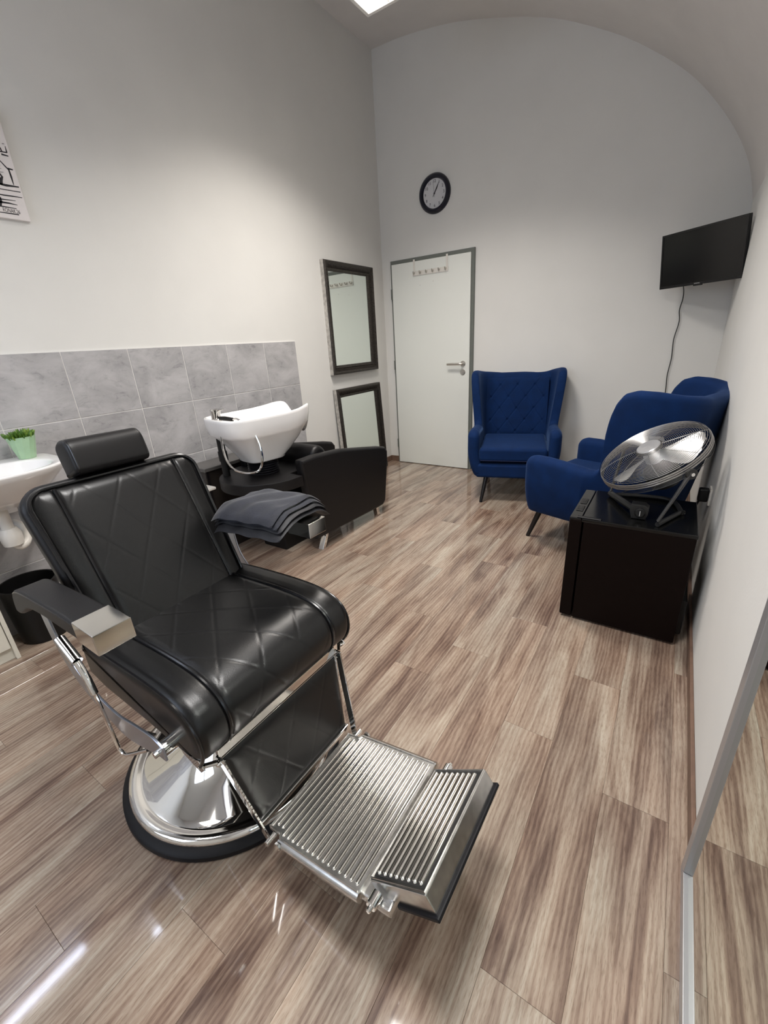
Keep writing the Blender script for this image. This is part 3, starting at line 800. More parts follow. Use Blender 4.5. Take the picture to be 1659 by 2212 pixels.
# backrest
ba = math.atan2(.179, .374)
MBk = Matrix.Translation((-.088, 0, .555)) @ Matrix.Rotation(-ba, 4, 'Y')   # local z up the back, x out of its front
BH, BT = .468, .085
def bw_(s_): return lerp(.226, .243, s_/BH)
def rrect(inset, n=8, rad=.055):
    """outline of the back as (y,s), rounded top corners, inset"""
    pts = []
    wt = bw_(BH)-inset; wb = bw_(0)-inset; ht = BH-inset; r = max(rad-inset, .008)
    pts.append((-wb, 0+inset)); pts.append((-bw_(BH*.5)+inset, BH*.5))
    for i in range(n+1):
        a = PI-i/n*PI/2; pts.append((-wt+r+r*math.cos(a), ht-r+r*math.sin(a)))
    for k_ in range(1, 8): pts.append((lerp(-wt+r, wt-r, k_/8), ht))
    for i in range(n+1):
        a = PI/2-i/n*PI/2; pts.append((wt-r+r*math.cos(a), ht-r+r*math.sin(a)))
    pts.append((bw_(BH*.5)-inset, BH*.5)); pts.append((wb, 0+inset))
    for k_ in range(1, 6): pts.append((lerp(wb, -wb, k_/6), 0+inset))
    return pts
rings = []
for ins, x in ((.030,-BT),(.012,-BT+.004),(.002,-BT+.016),(-.012,-BT+.040),(-.012,-.020),(-.006,-.010),(.004,-.004),(.012,-.003)):
    rings.append([Vector((x, y, s_)) for y, s_ in rrect(ins)])
back = B().loft(rings, M=MBk).build('backrest', 'leather_soft', bc, smooth=50)
# quilted front of the back
nu, nv = 124, 118; vs = []; fs = []
for j in range(nv+1):
    s_ = lerp(.004, BH-.006, j/nv)
    ci = max(0, s_-(BH-.006-.048)); wv = bw_(s_)-.006-(.048-math.sqrt(max(.048**2-ci*ci, 0)))
    for i in range(nu+1):
        y = lerp(-wv, wv, i/nu)
        e = min(wv-abs(y), BH-.006-s_)
        hh = .016*(1-math.exp(-max(e, 0)/.016))-.006
        if abs(y) < .171:
            d1, d2 = stitch(s_-.272, y-.007, .19, .122)
            g = max(math.exp(-(d1/.020)**2), math.exp(-(d2/.020)**2)); ew = min(1, (.171-abs(y))/.02)*min(1, max(0, e)/.03)
            hh += .003*ew-.0010*g*ew
        hh -= .005*math.exp(-((abs(y)-.171)/.005)**2)
        vs.append((hh, y, s_))
for j in range(nv):
    for i in range(nu):
        a = j*(nu+1)+i; fs.append((a, a+1, a+nu+2, a+nu+1))
qp = B().add(vs, fs, MBk).build('back_panel', 'leather', back, smooth=70)
ol = rrect(.003); B().tube([MBk @ Vector((-.001, y, s_)) for y, s_ in ol[:-5]], .0055, 8).build('piping', 'piping', back)
for sy in (-1, 1): B().tube([MBk @ Vector((.0055, sy*.171, s_)) for s_ in [lerp(.005, BH-.014, i/14) for i in range(15)]], .005, 8).build('piping', 'piping', back)
# little gathers at the top of the panel
# headrest
MHd = Matrix.Translation((-.318, -.004, 1.030)) @ Matrix.Rotation(-math.radians(17), 4, 'Y') @ Matrix.Rotation(math.radians(3), 4, 'Z')
hp_ = [(-.046,-.050),(.022,-.050),(.036,-.042),(.040,-.026),(.040,.018),(.032,.040),(.014,.052),(-.018,.054),(-.040,.044),(-.048,.02)]
hp_s = smooth_path([(x, 0, z) for x, z in hp_]+[(hp_[0][0], 0, hp_[0][1])], 5)[:-1]
hd = extruded_pad([(p.x, p.z) for p in hp_s], .108, .014, None, 20)
hdB = B().add(hd.v, hd.f, MHd); head = hdB.build('headrest', 'leather_soft', bc, smooth=50)
for sy in (-1, 1):
    loop = [MHd @ Vector((p.x*.93, sy*.0995, p.z*.94)) for p in hp_s]; B().tube(loop, .0028, 6, closed=True).build('seam', 'piping', head)
hs = B()
for sy in (-1, 1): hs.tube([MHd @ Vector((-.030, sy*.04, -.03)), MBk @ Vector((-.045, sy*.04, BH-.02))], .007, 10)
hs.rbox(-.040, -.012, -.06, .06, -.058, -.048, .003, 2, MHd); hs.build('headrest_bracket', 'chrome_worn', bc)
for z in (-.030, .012):
    for sy in (-1, 1): B().lathe([(.0055,0),(.0055,.006),(.003,.009)], 10, MHd @ axis_matrix((-.046, sy*.085, z), (-1,0,0))).build('screw', 'chrome', head)

# armrests
def armrest(sy):
    pr = smooth_path([(.128,0,.787),(.03,0,.783),(-.07,0,.776),(-.17,0,.768),(-.235,0,.757),(-.275,0,.738),(-.296,0,.705),(-.300,0,.676),(-.270,0,.674),(-.225,0,.695),(-.17,0,.722),(-.08,0,.735),(.03,0,.740),(.128,0,.744)], 4)
    pr = [(p.x, p.z) for p in pr]
    pad = extruded_pad(pr, .0365, .008, None, 8)
    b = B()
    for v in pad.v: b.v.append(Vector((v.x, sy*(.3015+v.y-(.02 if False else 0)), v.z)))
    b.f = pad.f
    a = b.build('armrest', 'leather_soft', bc, smooth=50)
    B().tube([(x, sy*.336, z-.006) for x, z in pr[:20]], .0024, 6).build('seam', 'piping', a)
    c = B().rbox(.120, .214, sy*.3015-.0375, sy*.3015+.0375, .7425, .7905, .0022, 2)
    c.build('arm_cap', 'chrome_worn' if sy > 0 else 'chrome_worn', a)
    # curved flat bar that carries the armrest
    outer = smooth_path([(-.262,.69,0),(-.262,.64,0),(-.245,.56,0),(-.185,.475,0),(-.08,.425,0),(.04,.395,0),(.13,.410,0),(.215,.435,0),(.255,.440,0)], 4)
    inner = smooth_path([(-.215,.70,0),(-.215,.65,0),(-.198,.58,0),(-.14,.515,0),(-.06,.475,0),(.04,.462,0),(.13,.478,0),(.215,.490,0),(.255,.480,0)], 4)
    ply = [(p.x, p.y) for p in outer]+[(p.x, p.y) for p in inner[::-1]]
    B().prism(ply, .296, .302, lambda u, v, t: (u, sy*t, v), bev=.0012, seg=1).build('arm_bracket', 'chrome_daylight_tint', bc, smooth=30)
    k_ = B(); k_.lathe([(.019,0),(.019,.050),(.016,.053)], 24, axis_matrix((.235, sy*.248, .458), (0, sy, 0))); k_.lathe([(.008,.05),(.008,.066)], 12, axis_matrix((.235, sy*.248, .458), (0, sy, 0)))
    k_.build('pivot_pin', 'chrome', bc)
    # post between bar and armrest
    B().rbox(-.262, -.214, sy*.299-.010, sy*.299+.010, .675, .745, .003, 2).build('arm_post', 'chrome', bc)
armrest(-1); armrest(1)
# front corner bracket with the links that carry calf pad and footrest
for sy in (-1, 1):
    B().prism([(.205,.470),(.255,.472),(.298,.425),(.318,.402),(.300,.383),(.235,.405)], .2525, .2565, lambda u, v, t: (u, sy*t, v), bev=.001, seg=1).build('front_bracket', 'chrome', bc, smooth=30)
    lk = B(); lk.tube([(.290, sy*.254, .392),(.318, sy*.222, .394)], .006, 8)
    lk.prism([(.306,.402),(.330,.400),(.398,.118),(.376,.112)], .2125, .2185, lambda u, v, t: (u, sy*(t-(.395-v)*.12), v), bev=.001, seg=1)
    lk.build('footrest_link', 'chrome', bc, smooth=30)
    B().lathe([(.006,0),(.006,.008),(.003,.010)], 10, axis_matrix((.318, sy*.218, .386), (0, sy, 0))).build('screw', 'chrome', bc)
    B().cyl((.312, sy*.205, .378), (.13, sy*.19, .215), .0045, 10).build('link_rod', 'chrome', bc)
# recline lever on the near side
lv = B(); lv.tube([(-.115,-.316,.640),(-.045,-.316,.600)], .0135, 18); lv.tube([(-.045,-.316,.600),(-.015,-.316,.560),(-.004,-.316,.520)], .0085, 14)
lv.build('lever_sleeve', 'chrome', bc)
B().tube(smooth_path([(-.004,-.316,.525),(.004,-.316,.45),(.016,-.316,.37),(.022,-.316,.343),(.036,-.314,.336),(.06,-.31,.345),(.13,-.29,.385)], 5), .0048, 10).build('recline_lever', 'chrome', bc)
B().tube(smooth_path([(.14,-.27,.40),(.09,-.275,.388),(.075,-.277,.395),(.082,-.278,.408),(.15,-.272,.43)], 5), .004, 8).build('release_hook', 'chrome', bc)
# chrome strip under the seat front and calf pad
B().rbox(.296, .309, -.213, .213, .387, .414, .002, 2).build('trim_strip', 'chrome_worn', bc)
MC_ = Matrix(((0.0,)*4,)*4)
ca, cz = Vector((.309, 0, .386)), Vector((.352, 0, .150)); cu = (cz-ca); CL = cu.length; cu.normalize(); cn = Vector((-cu.z, 0, cu.x)); cn = cn if cn.x > 0 else -cn
nu, nv = 96, 60; vs = []; fs = []
def cw(q): return lerp(.209, .177, q)
for j in range(nv+1):
    q = j/nv
    for i in range(nu+1):
        y = lerp(-cw(q), cw(q), i/nu); e = min(cw(q)-abs(y), min(q, 1-q)*CL)
        hh = .010*(1-math.exp(-e/.012))
        d1, d2 = stitch(q*CL-.06, y, .19, .124); g = max(math.exp(-(d1/.020)**2), math.exp(-(d2/.020)**2))
        hh -= .0012*g*min(1, e/.02)
        p = ca+cu*(q*CL)+cn*hh; vs.append((p.x, y, p.z))
for j in range(nv):
    for i in range(nu): a = j*(nu+1)+i; fs.append((a, a+1, a+nu+2, a+nu+1))
n1 = len(vs)
for j in (0, nv):
    for i in (0, nu):
        q = j/nv; y = lerp(-cw(q), cw(q), i/nu); p = ca+cu*(q*CL)-cn*.018; vs.append((p.x, y, p.z))
cal = B().add(vs, fs+[(n1, n1+2, n1+3, n1+1)]).build('calf_pad', 'leather', bc, smooth=70, fixn=False)
def seg_bar(p, q, w_, t_):
    """flat bar from p to q"""
    p, q = Vector(p), Vector(q); d_ = (q-p); L_ = d_.length; M_ = axis_matrix(p, d_, up=(0,1,0))
    return B().rbox(-w_/2, w_/2, -t_/2, t_/2, 0, L_, .001, 1, M_)
pf = B(); pa = ca-cn*.010; pb = cz-cn*.010
B().prism([(-.213,0),(.213,0),(.181,CL),(-.181,CL)], -.018, .001, lambda u, v, t: tuple(ca+cu*v+cn*t+Vector((0,u,0)))).build('calf_frame', 'chrome', cal, smooth=0)
B().rbox(.345, .362, -.181, .181, .134, .152, .002, 2).build('lower_trim', 'chrome', bc)

# ribbed footrest
fa, fb = Vector((.372, 0, .134)), Vector((.678, 0, .190)); fu = (fb-fa); FL = fu.length; fu.normalize(); fn2 = Vector((-fu.z, 0, fu.x))
if fn2.z < 0: fn2 = -fn2
def fmap(u, v, t): return tuple(fa+fu*u+Vector((0, v, 0))+fn2*t)
outl = [(0,-.166),(.045,-.168),(.052,-.178),(.10,-.180),(FL,-.181),(FL,.181),(.10,.180),(.052,.178),(.045,.168),(0,.166)]
plate = B().prism(outl, -.012, 0, fmap, bev=.002, seg=1).build('footrest_plate', 'aluminium', bc, smooth=25)
# rolled edges of the plate
for sy in (-1, 1):
    ed = B(); rr_ = []
    for i in range(9):
        u = lerp(.05, FL, i/8); dp = interp(u, [(.05,.012),(.14,.032),(.24,.036),(FL,.026)])
        rr_.append([Vector(fmap(u, sy*.179, .0)), Vector(fmap(u, sy*.187, -.004)), Vector(fmap(u, sy*.189, -.012)), Vector(fmap(u, sy*.184, -dp)), Vector(fmap(u, sy*.176, -dp-.003)), Vector(fmap(u, sy*.168, -.010))])
    ed.loft(rr_)
    ed.build('rolled_edge', 'aluminium', plate, smooth=60)
for sy in (-1, 1):
    bd = B().tube([fmap(0,sy*.163,.001),fmap(.045,sy*.165,.001),fmap(.052,sy*.175,.001),fmap(FL-.004,sy*.177,.001)], .0026, 6).build('raised_border', 'aluminium', plate)
bd2 = B().tube([fmap(.004,-.163,.001), fmap(.004,.163,.001)], .0026, 6).build('raised_border', 'aluminium', plate)
nrib = 17; rib0 = None
for i in range(nrib):
    u = .020+i*(FL-.035)/(nrib-1); hw_ = .150 if u < .05 else .164
    rb = B()
    sec = [(-.0042,0),(-.0034,.0028),(-.0014,.0044),(.0014,.0044),(.0034,.0028),(.0042,0)]
    rb.loft([[Vector(fmap(u+a*.5, y, .0)) if k_ in (0, 5) and False else Vector(fmap(u+a*sc_, y, c*sc_)) for k_, (a, c) in enumerate(sec)] for y, sc_ in ((-hw_-.004,.35),(-hw_,1.0),(hw_,1.0),(hw_+.004,.35))])
    rb.build('rib', 'chrome_worn', plate, smooth=50)
for sy in (-1, 1):
    g = B(); g.lathe([(.008,-.016),(.008,.014)], 14, axis_matrix((.395, sy*.184, .126), (0, sy, 0))); g.lathe([(.011,0),(.011,.006)], 6, axis_matrix((.428, sy*.186, .136), (0, sy, 0))); g.build('hinge_bolt', 'chrome', bc)
    g = B(); g.lathe([(.013,0),(.013,.026),(.011,.028)], 18, axis_matrix((.716, sy*.158, .196), (0, sy, 0))); g.lathe([(.006,.026),(.006,.036),(.004,.038)], 12, axis_matrix((.716, sy*.158, .196), (0, sy, 0))); g.build('hinge_bolt', 'chrome', bc)
B().rbox(-.02, .075, -.172, .172, -.034, -.010, .006, 2, axis_matrix((fb.x, 0, fb.z), tuple(fn2), up=(0,1,0)) @ Matrix.Rotation(0, 4, 'Z')).build('hinge_block', 'aluminium', bc)
# tilting foot pad
ga, gb = Vector((.688, 0, .206)), Vector((.829, 0, .302)); gu = (gb-ga); GL = gu.length; gu.normalize(); gn = Vector((-gu.z, 0, gu.x))
def gmap(u, v, t): return tuple(ga+gu*u+Vector((0, v, 0))+gn*t)
pad = B().prism([(0,-.151),(GL,-.153),(GL,.153),(0,.151)], -.046, 0, gmap, bev=.004, seg=2).build('foot_pad', 'aluminium', bc, smooth=25)
B().prism([(.060,-.158),(GL+.007,-.160),(GL+.007,.160),(.060,.158)], -.054, -.044, gmap, bev=.002, seg=1).build('pad_flange', 'rubber', pad, smooth=25)
B().prism([(.010,-.140),(GL-.008,-.142),(GL-.008,.142),(.010,.140)], -.001, .0006, gmap).build('pad_recess', 'dark_groove', pad, smooth=0)
B().tube([gmap(.006,-.146,.001),gmap(GL-.004,-.148,.001),gmap(GL-.004,.148,.001),gmap(.006,.146,.001)], .0028, 6, closed=True).build('raised_border', 'aluminium', pad)
for i in range(8):
    u = .022+i*(GL-.044)/7
    rb = B(); sec = [(-.0062,0),(-.005,.0045),(-.002,.0070),(.002,.0070),(.005,.0045),(.0062,0)]
    rb.loft([[Vector(gmap(u+a*sc_, y, c*sc_)) for a, c in sec] for y, sc_ in ((-.138,.35),(-.133,1.0),(.133,1.0),(.138,.35))])
    rb.build('rib', 'chrome_worn', pad, smooth=50)

# ------------------------------------------------------------------ folded capes over the far armrest
def cloth(name, label, m, cx, cy, sx, sy, z0, th, rot, layers, droop, seed, group, shift=(0, 0)):
    t = thing(name, label, 'cape', (cx, cy, z0), rot, group); rnd = random.Random(seed)
    for l in range(layers):
        hx, hy = sx/2*(1-.03*l)+rnd.uniform(-.006, .006), sy/2*(1-.02*l)+rnd.uniform(-.008, .008)
        ox, oy = rnd.uniform(-.006, .006)+shift[0], rnd.uniform(-.006, .006)+shift[1]; nu, nv = 30, 26
        zz = l*th/layers; tl = th/layers*.98
        def hgt(x, y):
            r2 = droop*max(0, abs(y)/.125-.42)**1.6*.10
            r2 += droop*max(0, (-x)/.15-.35)**1.5*.05
            return -r2+.003*math.sin(x*38+3)*math.sin(y*31+1)+.0022*math.sin(x*71-y*53+3)
        rings_ = []
        tp = []; bt = []
        B_ = B()
        vs = []; fs = []
        for side in (1, 0):
            for j in range(nv+1):
                for i in range(nu+1):
                    a = i/nu*2-1; c = j/nv*2-1
                    px_ = a*hx*(1-.02*c*c)+ox; py_ = c*hy*(1-.03*a*a)+oy
                    e = min(1-abs(a), 1-abs(c)); rd = 1 if e > .06 else math.sqrt(max(0, 1-(1-e/.06)**2))
                    z = zz+hgt(px_, py_)+tl*.5+(tl*.5*rd if side else -tl*.5*rd)
                    vs.append((px_, py_, z))
        n1 = (nu+1)*(nv+1)
        for j in range(nv):
            for i in range(nu):
                a = j*(nu+1)+i; fs.append((a, a+1, a+nu+2, a+nu+1)); fs.append((n1+a, n1+a+nu+1, n1+a+nu+2, n1+a+1))
        B_.add(vs, fs).build('fold', m, t, smooth=70, fixn=False)
    return t
cloth('folded_cape', 'black folded cape lying under the dark blue cape on the armrest', 'cape_black', 1.605, -3.230, .30, .25, .795, .027, math.radians(3), 2, .9, 3, 'folded capes')
cloth('folded_cape', 'dark blue-grey folded cape lying uppermost on the barber chair armrest', 'cape', 1.605, -3.230, .275, .232, .8225, .026, math.radians(3), 2, .9, 5, 'folded capes', (-.012, .0))

# ------------------------------------------------------------------ hair washing unit
wu = thing('hair_washing_unit', 'black hair washing chair with a white ceramic backwash basin', 'washing unit', (.53, -2.0, 0))
def arm_panel(x0, x1):
    pts = [(-.225,.100),(-.29,.625),(-.285,.650),(-.15,.652),(.10,.632),(.36,.585),(.56,.548),(.632,.530),(.664,.495),(.660,.42),(.60,.10),(.565,.072),(.50,.070)]
    o = B().prism(pts, x0, x1, lambda u, v, t: (t, u, v), bev=.022, seg=4).build('armrest', 'leather_soft', wu, smooth=40)
    return o
arm_panel(.228, .298); arm_panel(-.298, -.228)
for sx in (.262, -.262):
    for (y0, y1) in ((-.115, -.165), (.485, .510)):
        B().prism([(-.022,0),(.022,0),(.020,.10),(-.020,.10)], -.0075, .0075, lambda u, v, t: (sx+t*2.6, lerp(y1, y0, v/.1)+u*.7, v), bev=.0015, seg=1).build('leg', 'chrome', wu, smooth=30)
B().rbox(-.226, .226, -.06, .56, .30, .43, .035, 4).build('seat', 'leather_soft', wu)
MBr = Matrix.Translation((0, .02, .36)) @ Matrix.Rotation(math.radians(14), 4, 'X')
bp_ = smooth_path([(-.075,0,0),(-.075,0,.20),(-.070,0,.275),(-.03,0,.325),(.03,0,.325),(.062,0,.28),(.065,0,.20),(.060,0,0)], 5)
brx = extruded_pad([(p.x, p.z) for p in bp_], .224, .03, None, 14)
bB = B()
for v in brx.v: bB.v.append(MBr @ Vector((v.y, -v.x, v.z)))
bB.f = brx.f; bB.build('backrest', 'leather_soft', wu, smooth=50)
# rounded shelf plate and pedestal
dpts = []
for i in range(33):
    a = PI+i/32*PI; dpts.append((.015+.285*math.cos(a), -.325+.290*math.sin(a)))
dpts += [(.300,-.298),(.188,-.290),(.188,-.03),(-.188,-.03),(-.188,-.290),(-.270,-.298)]
B().prism(dpts, .498, .563, lambda u, v, t: (u, v, t), bev=.006, seg=2).build('shelf_plate', 'leather_soft', wu, smooth=40)
B().rbox(-.16, .06, -.30, -.07, 0, .50, .01, 2).build('pedestal', 'black_plastic', wu)
bl = [];
for i in range(7): bl += [(.085, .560+i*.014), (.097, .567+i*.014)]
B().lathe(bl, 28, Matrix.Translation((0,-.33,0))).build('bellows', 'rubber', wu)
# basin: local frame, +y towards the neck rest
bs = thing('basin', None, None, (0, -.30, 0), math.radians(-11)); bs.parent = wu
for k_ in list(bs.keys()): del bs[k_]
bpy.data.objects.remove(bs)
MBs = Matrix.Translation((0, -.30, 0)) @ Matrix.Rotation(math.radians(-10), 4, 'Z')
NB = 72
def rim(a):
    """plan of the rim: rounded, wider at the tap end; a=0 at +x, pi/2 at neck"""
    c, s_ = math.cos(a), math.sin(a)
    e = 2/4.2
    x = .205*math.copysign(abs(c)**e, c); y = .302*math.copysign(abs(s_)**e, s_)
    if s_ > 0: x *= lerp(1, .90, s_)
    return x, y
def rz(a):
    x, y = rim(a)
    z = interp(y, [(-.302,.926),(-.1,.927),(.06,.930),(.16,.938),(.24,.952),(.302,.957)])
    if y > .15: z -= .095*math.exp(-(x/.105)**4)*sstep(.20, .30, y)
    return z
angs = [2*PI*(k_+.5)/NB for k_ in range(NB)]
def rng(fx, fy, dz, oy=0, zabs=None, zmix=0, shift=0):
    out = []
    for a in angs:
        x, y = rim(a); z = rz(a)+dz
        if zabs is not None: z = lerp(z, zabs, zmix)
        out.append(Vector((x*fx, y*fy+oy, z)))
    return out
rg_ = [rng(.30,.22,0,-.02,.735,1),rng(.48,.40,0,-.015,.745,1),rng(.66,.62,0,0,.775,.95),rng(.80,.80,-.05,0,.83,.7),rng(.88,.90,-.035),rng(.915,.935,-.008),rng(.945,.958,.003),rng(.975,.98,.004),rng(.995,.997,-.002),rng(1.0,1.0,-.014),rng(.99,.985,-.05),rng(.965,.95,-.095,0),rng(.90,.87,-.10,0,.80,.5),rng(.76,.72,0,0,.75,.93),rng(.62,.54,0,-.01,.70,1),rng(.54,.43,0,-.02,.665,1),rng(.53,.42,0,-.02,.655,1),rng(.50,.40,0,-.02,.648,1)]
basin = B().loft(rg_, M=MBs).build('basin', 'ceramic', wu, smooth=75)
nk = B().prism([(-.045,0),(.045,0),(.036,.05),(0,.062),(-.036,.05)], 0, .03, lambda u, v, t: (u, .255+t, .835+v*.72), bev=.008, seg=2, M=MBs).build('neck_rest', 'rubber', basin)
tp_ = B(); tp_.lathe([(.030,.918),(.030,.928),(.026,.932),(.026,.960),(.028,.964),(.028,.982),(.022,.987),(0,.987)], 24, MBs @ Matrix.Translation((-.02,-.262,0)))
tp_.tube([(-.02,-.262,.975),(.02,-.255,.984),(.055,-.25,.988)], [.007,.006,.005], 8, M=MBs); tp_.build('mixer_tap', 'chrome', basin)
sh = B(); sh.tube([(.02,-.262,.937),(.06,-.25,.936),(.115,-.235,.932)], [.011,.013,.011], 12, M=MBs); sh.build('hand_shower', 'black_plastic', basin)
B().tube(smooth_path([(.112,-.236,.932),(.14,-.228,.937),(.165,-.222,.928),(.172,-.218,.905)], 4), .006, 10, M=MBs).build('shower_neck', 'chrome', basin)
B().tube(smooth_path([(.04,-.285,.84),(.05,-.292,.76),(.075,-.29,.69),(.115,-.27,.645),(.17,-.225,.628),(.21,-.18,.640),(.222,-.155,.70),(.212,-.15,.78),(.195,-.155,.835)], 6), .0065, 10, M=MBs).build('shower_hose', 'chrome', basin)
tr = B(); tr.cyl((-.12,-.22,.56), (-.12,-.22,.80), .022, 14, MBs); tr.cyl((-.12,-.22,.66), (-.12,-.22,.72), .027, 14, MBs); tr.build('waste_pipe', 'black_plastic', basin)

# ------------------------------------------------------------------ dark side cabinet and white tray by the wall
dc = thing('side_cabinet', 'dark wood side cabinet between the tiled wall and washing unit', 'cabinet', (.012, -2.53, 0))
B().rbox(0, .19, 0, .42, .0, .575, .002, 1).build('body', 'cabinet_dark', dc)
B().rbox(0, .203, -.008, .428, .575, .598, .002, 1).build('top_board', 'cabinet_top', dc)
B().box(.190, .196, .004, .022, .02, .575).build('edge_strip', 'wood_black', dc, smooth=0)
wt = thing('white_tray', 'small white tray on a post beside the dark side cabinet', 'tray', (.30, -2.66, 0))
B().rbox(-.11, .10, -.10, .055, .512, .530, .006, 2).build('tray_top', 'white_plastic', wt)
B().rbox(.030, .055, .0, .030, .02, .512, .004, 2).build('post', 'white_plastic', wt)
B().rbox(-.09, .09, -.08, .05, 0, .02, .004, 2).build('foot', 'white_plastic', wt)

# ------------------------------------------------------------------ wash basin with taps and trap
sk = thing('wash_basin', 'white wall-hung wash basin below the tiles', 'basin', (.0085, -3.56, .0))
NS = 60; sa = [2*PI*(k_+.5)/NS for k_ in range(NS)]
def sring(f_, z, ox=0.0, k_=1.0):
    out = []
    for a in sa:
        c, s_ = math.cos(a), math.sin(a)
        ex = 2/2.5 if c > 0 else 2/7.0
        x = .20+.235*math.copysign(abs(c)**ex, c)*f_+ox if c > 0 else .20-.20*abs(c)**(2/9.0)*(f_ if k_ else 1)
        y = .285*math.copysign(abs(s_)**(2/2.6), s_)*f_
        out.append(Vector((max(x, 0.0), y, z)))
    return out
def bowl(f_, z):
    return [Vector((.255+.165*math.cos(a)*f_, .235*math.copysign(abs(math.sin(a))**.85, math.sin(a))*f_, z)) for a in sa]
rs = [sring(.45,.70,-.03),sring(.62,.735,-.02),sring(.82,.79,-.01),sring(.95,.835),sring(1.0,.858),sring(.995,.866),sring(.97,.869),bowl(1.0,.868),bowl(.95,.860),bowl(.86,.82),bowl(.66,.775),bowl(.3,.755),bowl(.05,.752)]
B().loft(rs).build('bowl', 'ceramic', sk, smooth=60)
B().rbox(.0, .05, -.10, .10, .62, .72, .01, 2).build('wall_bracket', 'ceramic', sk)
tpb = B(); tpb.lathe([(.024,.868),(.022,.90),(.020,.95),(.0,.955)], 20, Matrix.Translation((.055,0,0))); tpb.tube(smooth_path([(.055,0,.93),(.10,0,.945),(.16,0,.935),(.165,0,.92)],4), .010, 10); tpb.tube([(.055,0,.955),(.075,.02,.985)], .008, 8)
tpb.build('tap', 'chrome', sk)
sp_ = B(); sp_.lathe([(.024,.56),(.024,.72)], 18, Matrix.Translation((.20,0,0))); sp_.lathe([(.038,.52),(.042,.545),(.042,.575),(.03,.60)], 22, Matrix.Translation((.20,.0,0)))
sp_.tube(smooth_path([(.20,.0,.53),(.20,.02,.50),(.17,.06,.515),(.10,.075,.56),(.0,.075,.56)], 4), .017, 12); sp_.build('trap', 'white_plastic', sk)
for sy in (.06, -.08):
    v_ = B(); v_.lathe([(.028,0),(.028,.006),(.010,.008),(.010,.05),(.015,.05),(.015,.075)], 16, axis_matrix((0, sy+.10, .50),(1,0,0))); v_.tube(smooth_path([(.06,sy+.10,.50),(.06,sy+.09,.60),(.055,sy*.4,.75)],4), .005, 8)
    v_.build('angle_valve', 'chrome', sk)

# ------------------------------------------------------------------ succulent in a green pot
pt = thing('potted_succulent', 'green succulent in a faceted mint green pot on the wash basin', 'potted plant', (.105, -3.365, .869))
fp = B(); prf = [(.034,0),(.036,.006),(.046,.05),(.056,.098),(.057,.102),(.053,.102),(.050,.085)]
vs = []; fs = []; nf = 24
for i, (r, z) in enumerate(prf):
    for k_ in range(nf):
        a = 2*PI*k_/nf+z*3.0; q = r*(1.0 if k_ % 2 == 0 else .955); vs.append((q*math.cos(a), q*math.sin(a), z))
for i in range(len(prf)-1):
    for k_ in range(nf): fs.append((i*nf+k_, i*nf+(k_+1) % nf, (i+1)*nf+(k_+1) % nf, (i+1)*nf+k_))
fs.append(tuple(range(nf))[::-1]); fp.add(vs, fs).build('pot', 'pot', pt, smooth=12)
B().lathe([(.049,.088),(.0,.090)], 20).build('soil', 'soil', pt)
lf = B(); vs = []; fs = []
lp = [(0,.0035),(.012,.0065),(.026,.0062),(.036,.0035),(.042,.0004)]
for z, r in lp:
    for k_ in range(6): vs.append((r*math.cos(k_*PI/3), r*.7*math.sin(k_*PI/3), z))
for i in range(4):
    for k_ in range(6): fs.append((i*6+k_, i*6+(k_+1) % 6, (i+1)*6+(k_+1) % 6, (i+1)*6+k_))
l1 = lf.add(vs, fs+[(5,4,3,2,1,0)]).build('leaf', 'leaf', pt, smooth=60)
me2 = l1.data.copy(); me2.materials.clear(); me2.materials.append(MATS['leaf_pale'])
rl = random.Random(11); firstl = True
for i in range(64):
    rr = .044*math.sqrt(rl.random()); a = rl.uniform(0, 2*PI)
    o = l1 if firstl else link_copy(l1, pt)
    firstl = False
    if i % 3 == 1: o.data = me2
    tlt = rr/.044*.75+rl.uniform(-.15, .25)
    o.location = (rr*math.cos(a), rr*math.sin(a), .086+rl.uniform(0, .012))
    o.rotation_euler = (0, tlt, a+rl.uniform(-.3, .3)); sc_ = rl.uniform(.55, 1.0)+.25*(1-rr/.044); o.scale = (sc_*1.15, sc_*1.15, sc_)

# ------------------------------------------------------------------ white cabinet and waste bin at the left
wc = thing('white_cabinet', 'low cream white cabinet with plinth beside the black bin', 'cabinet', (.010, -4.32, 0))
B().rbox(0, .222, 0, .612, .0, .62, .002, 1).build('carcass', 'cabinet_white', wc)
B().rbox(.222, .240, .002, .300, .065, .615, .002, 1).build('cabinet_door', 'cabinet_white', wc)
B().rbox(.222, .240, .304, .594, .065, .615, .002, 1).build('cabinet_door', 'cabinet_white', wc)
B().rbox(.222, .243, .597, .613, .0, .62, .0015, 1).build('side_panel', 'cabinet_white', wc)
bn = thing('waste_bin', 'round black waste bin standing below the wash basin', 'bin', (.135, -3.555, 0))
B().lathe([(.098,0),(.104,.006),(.118,.29),(.121,.30),(.112,.30),(.108,.27),(.09,.05),(.0,.045)], 40).build('bin_body', 'black_plastic', bn)

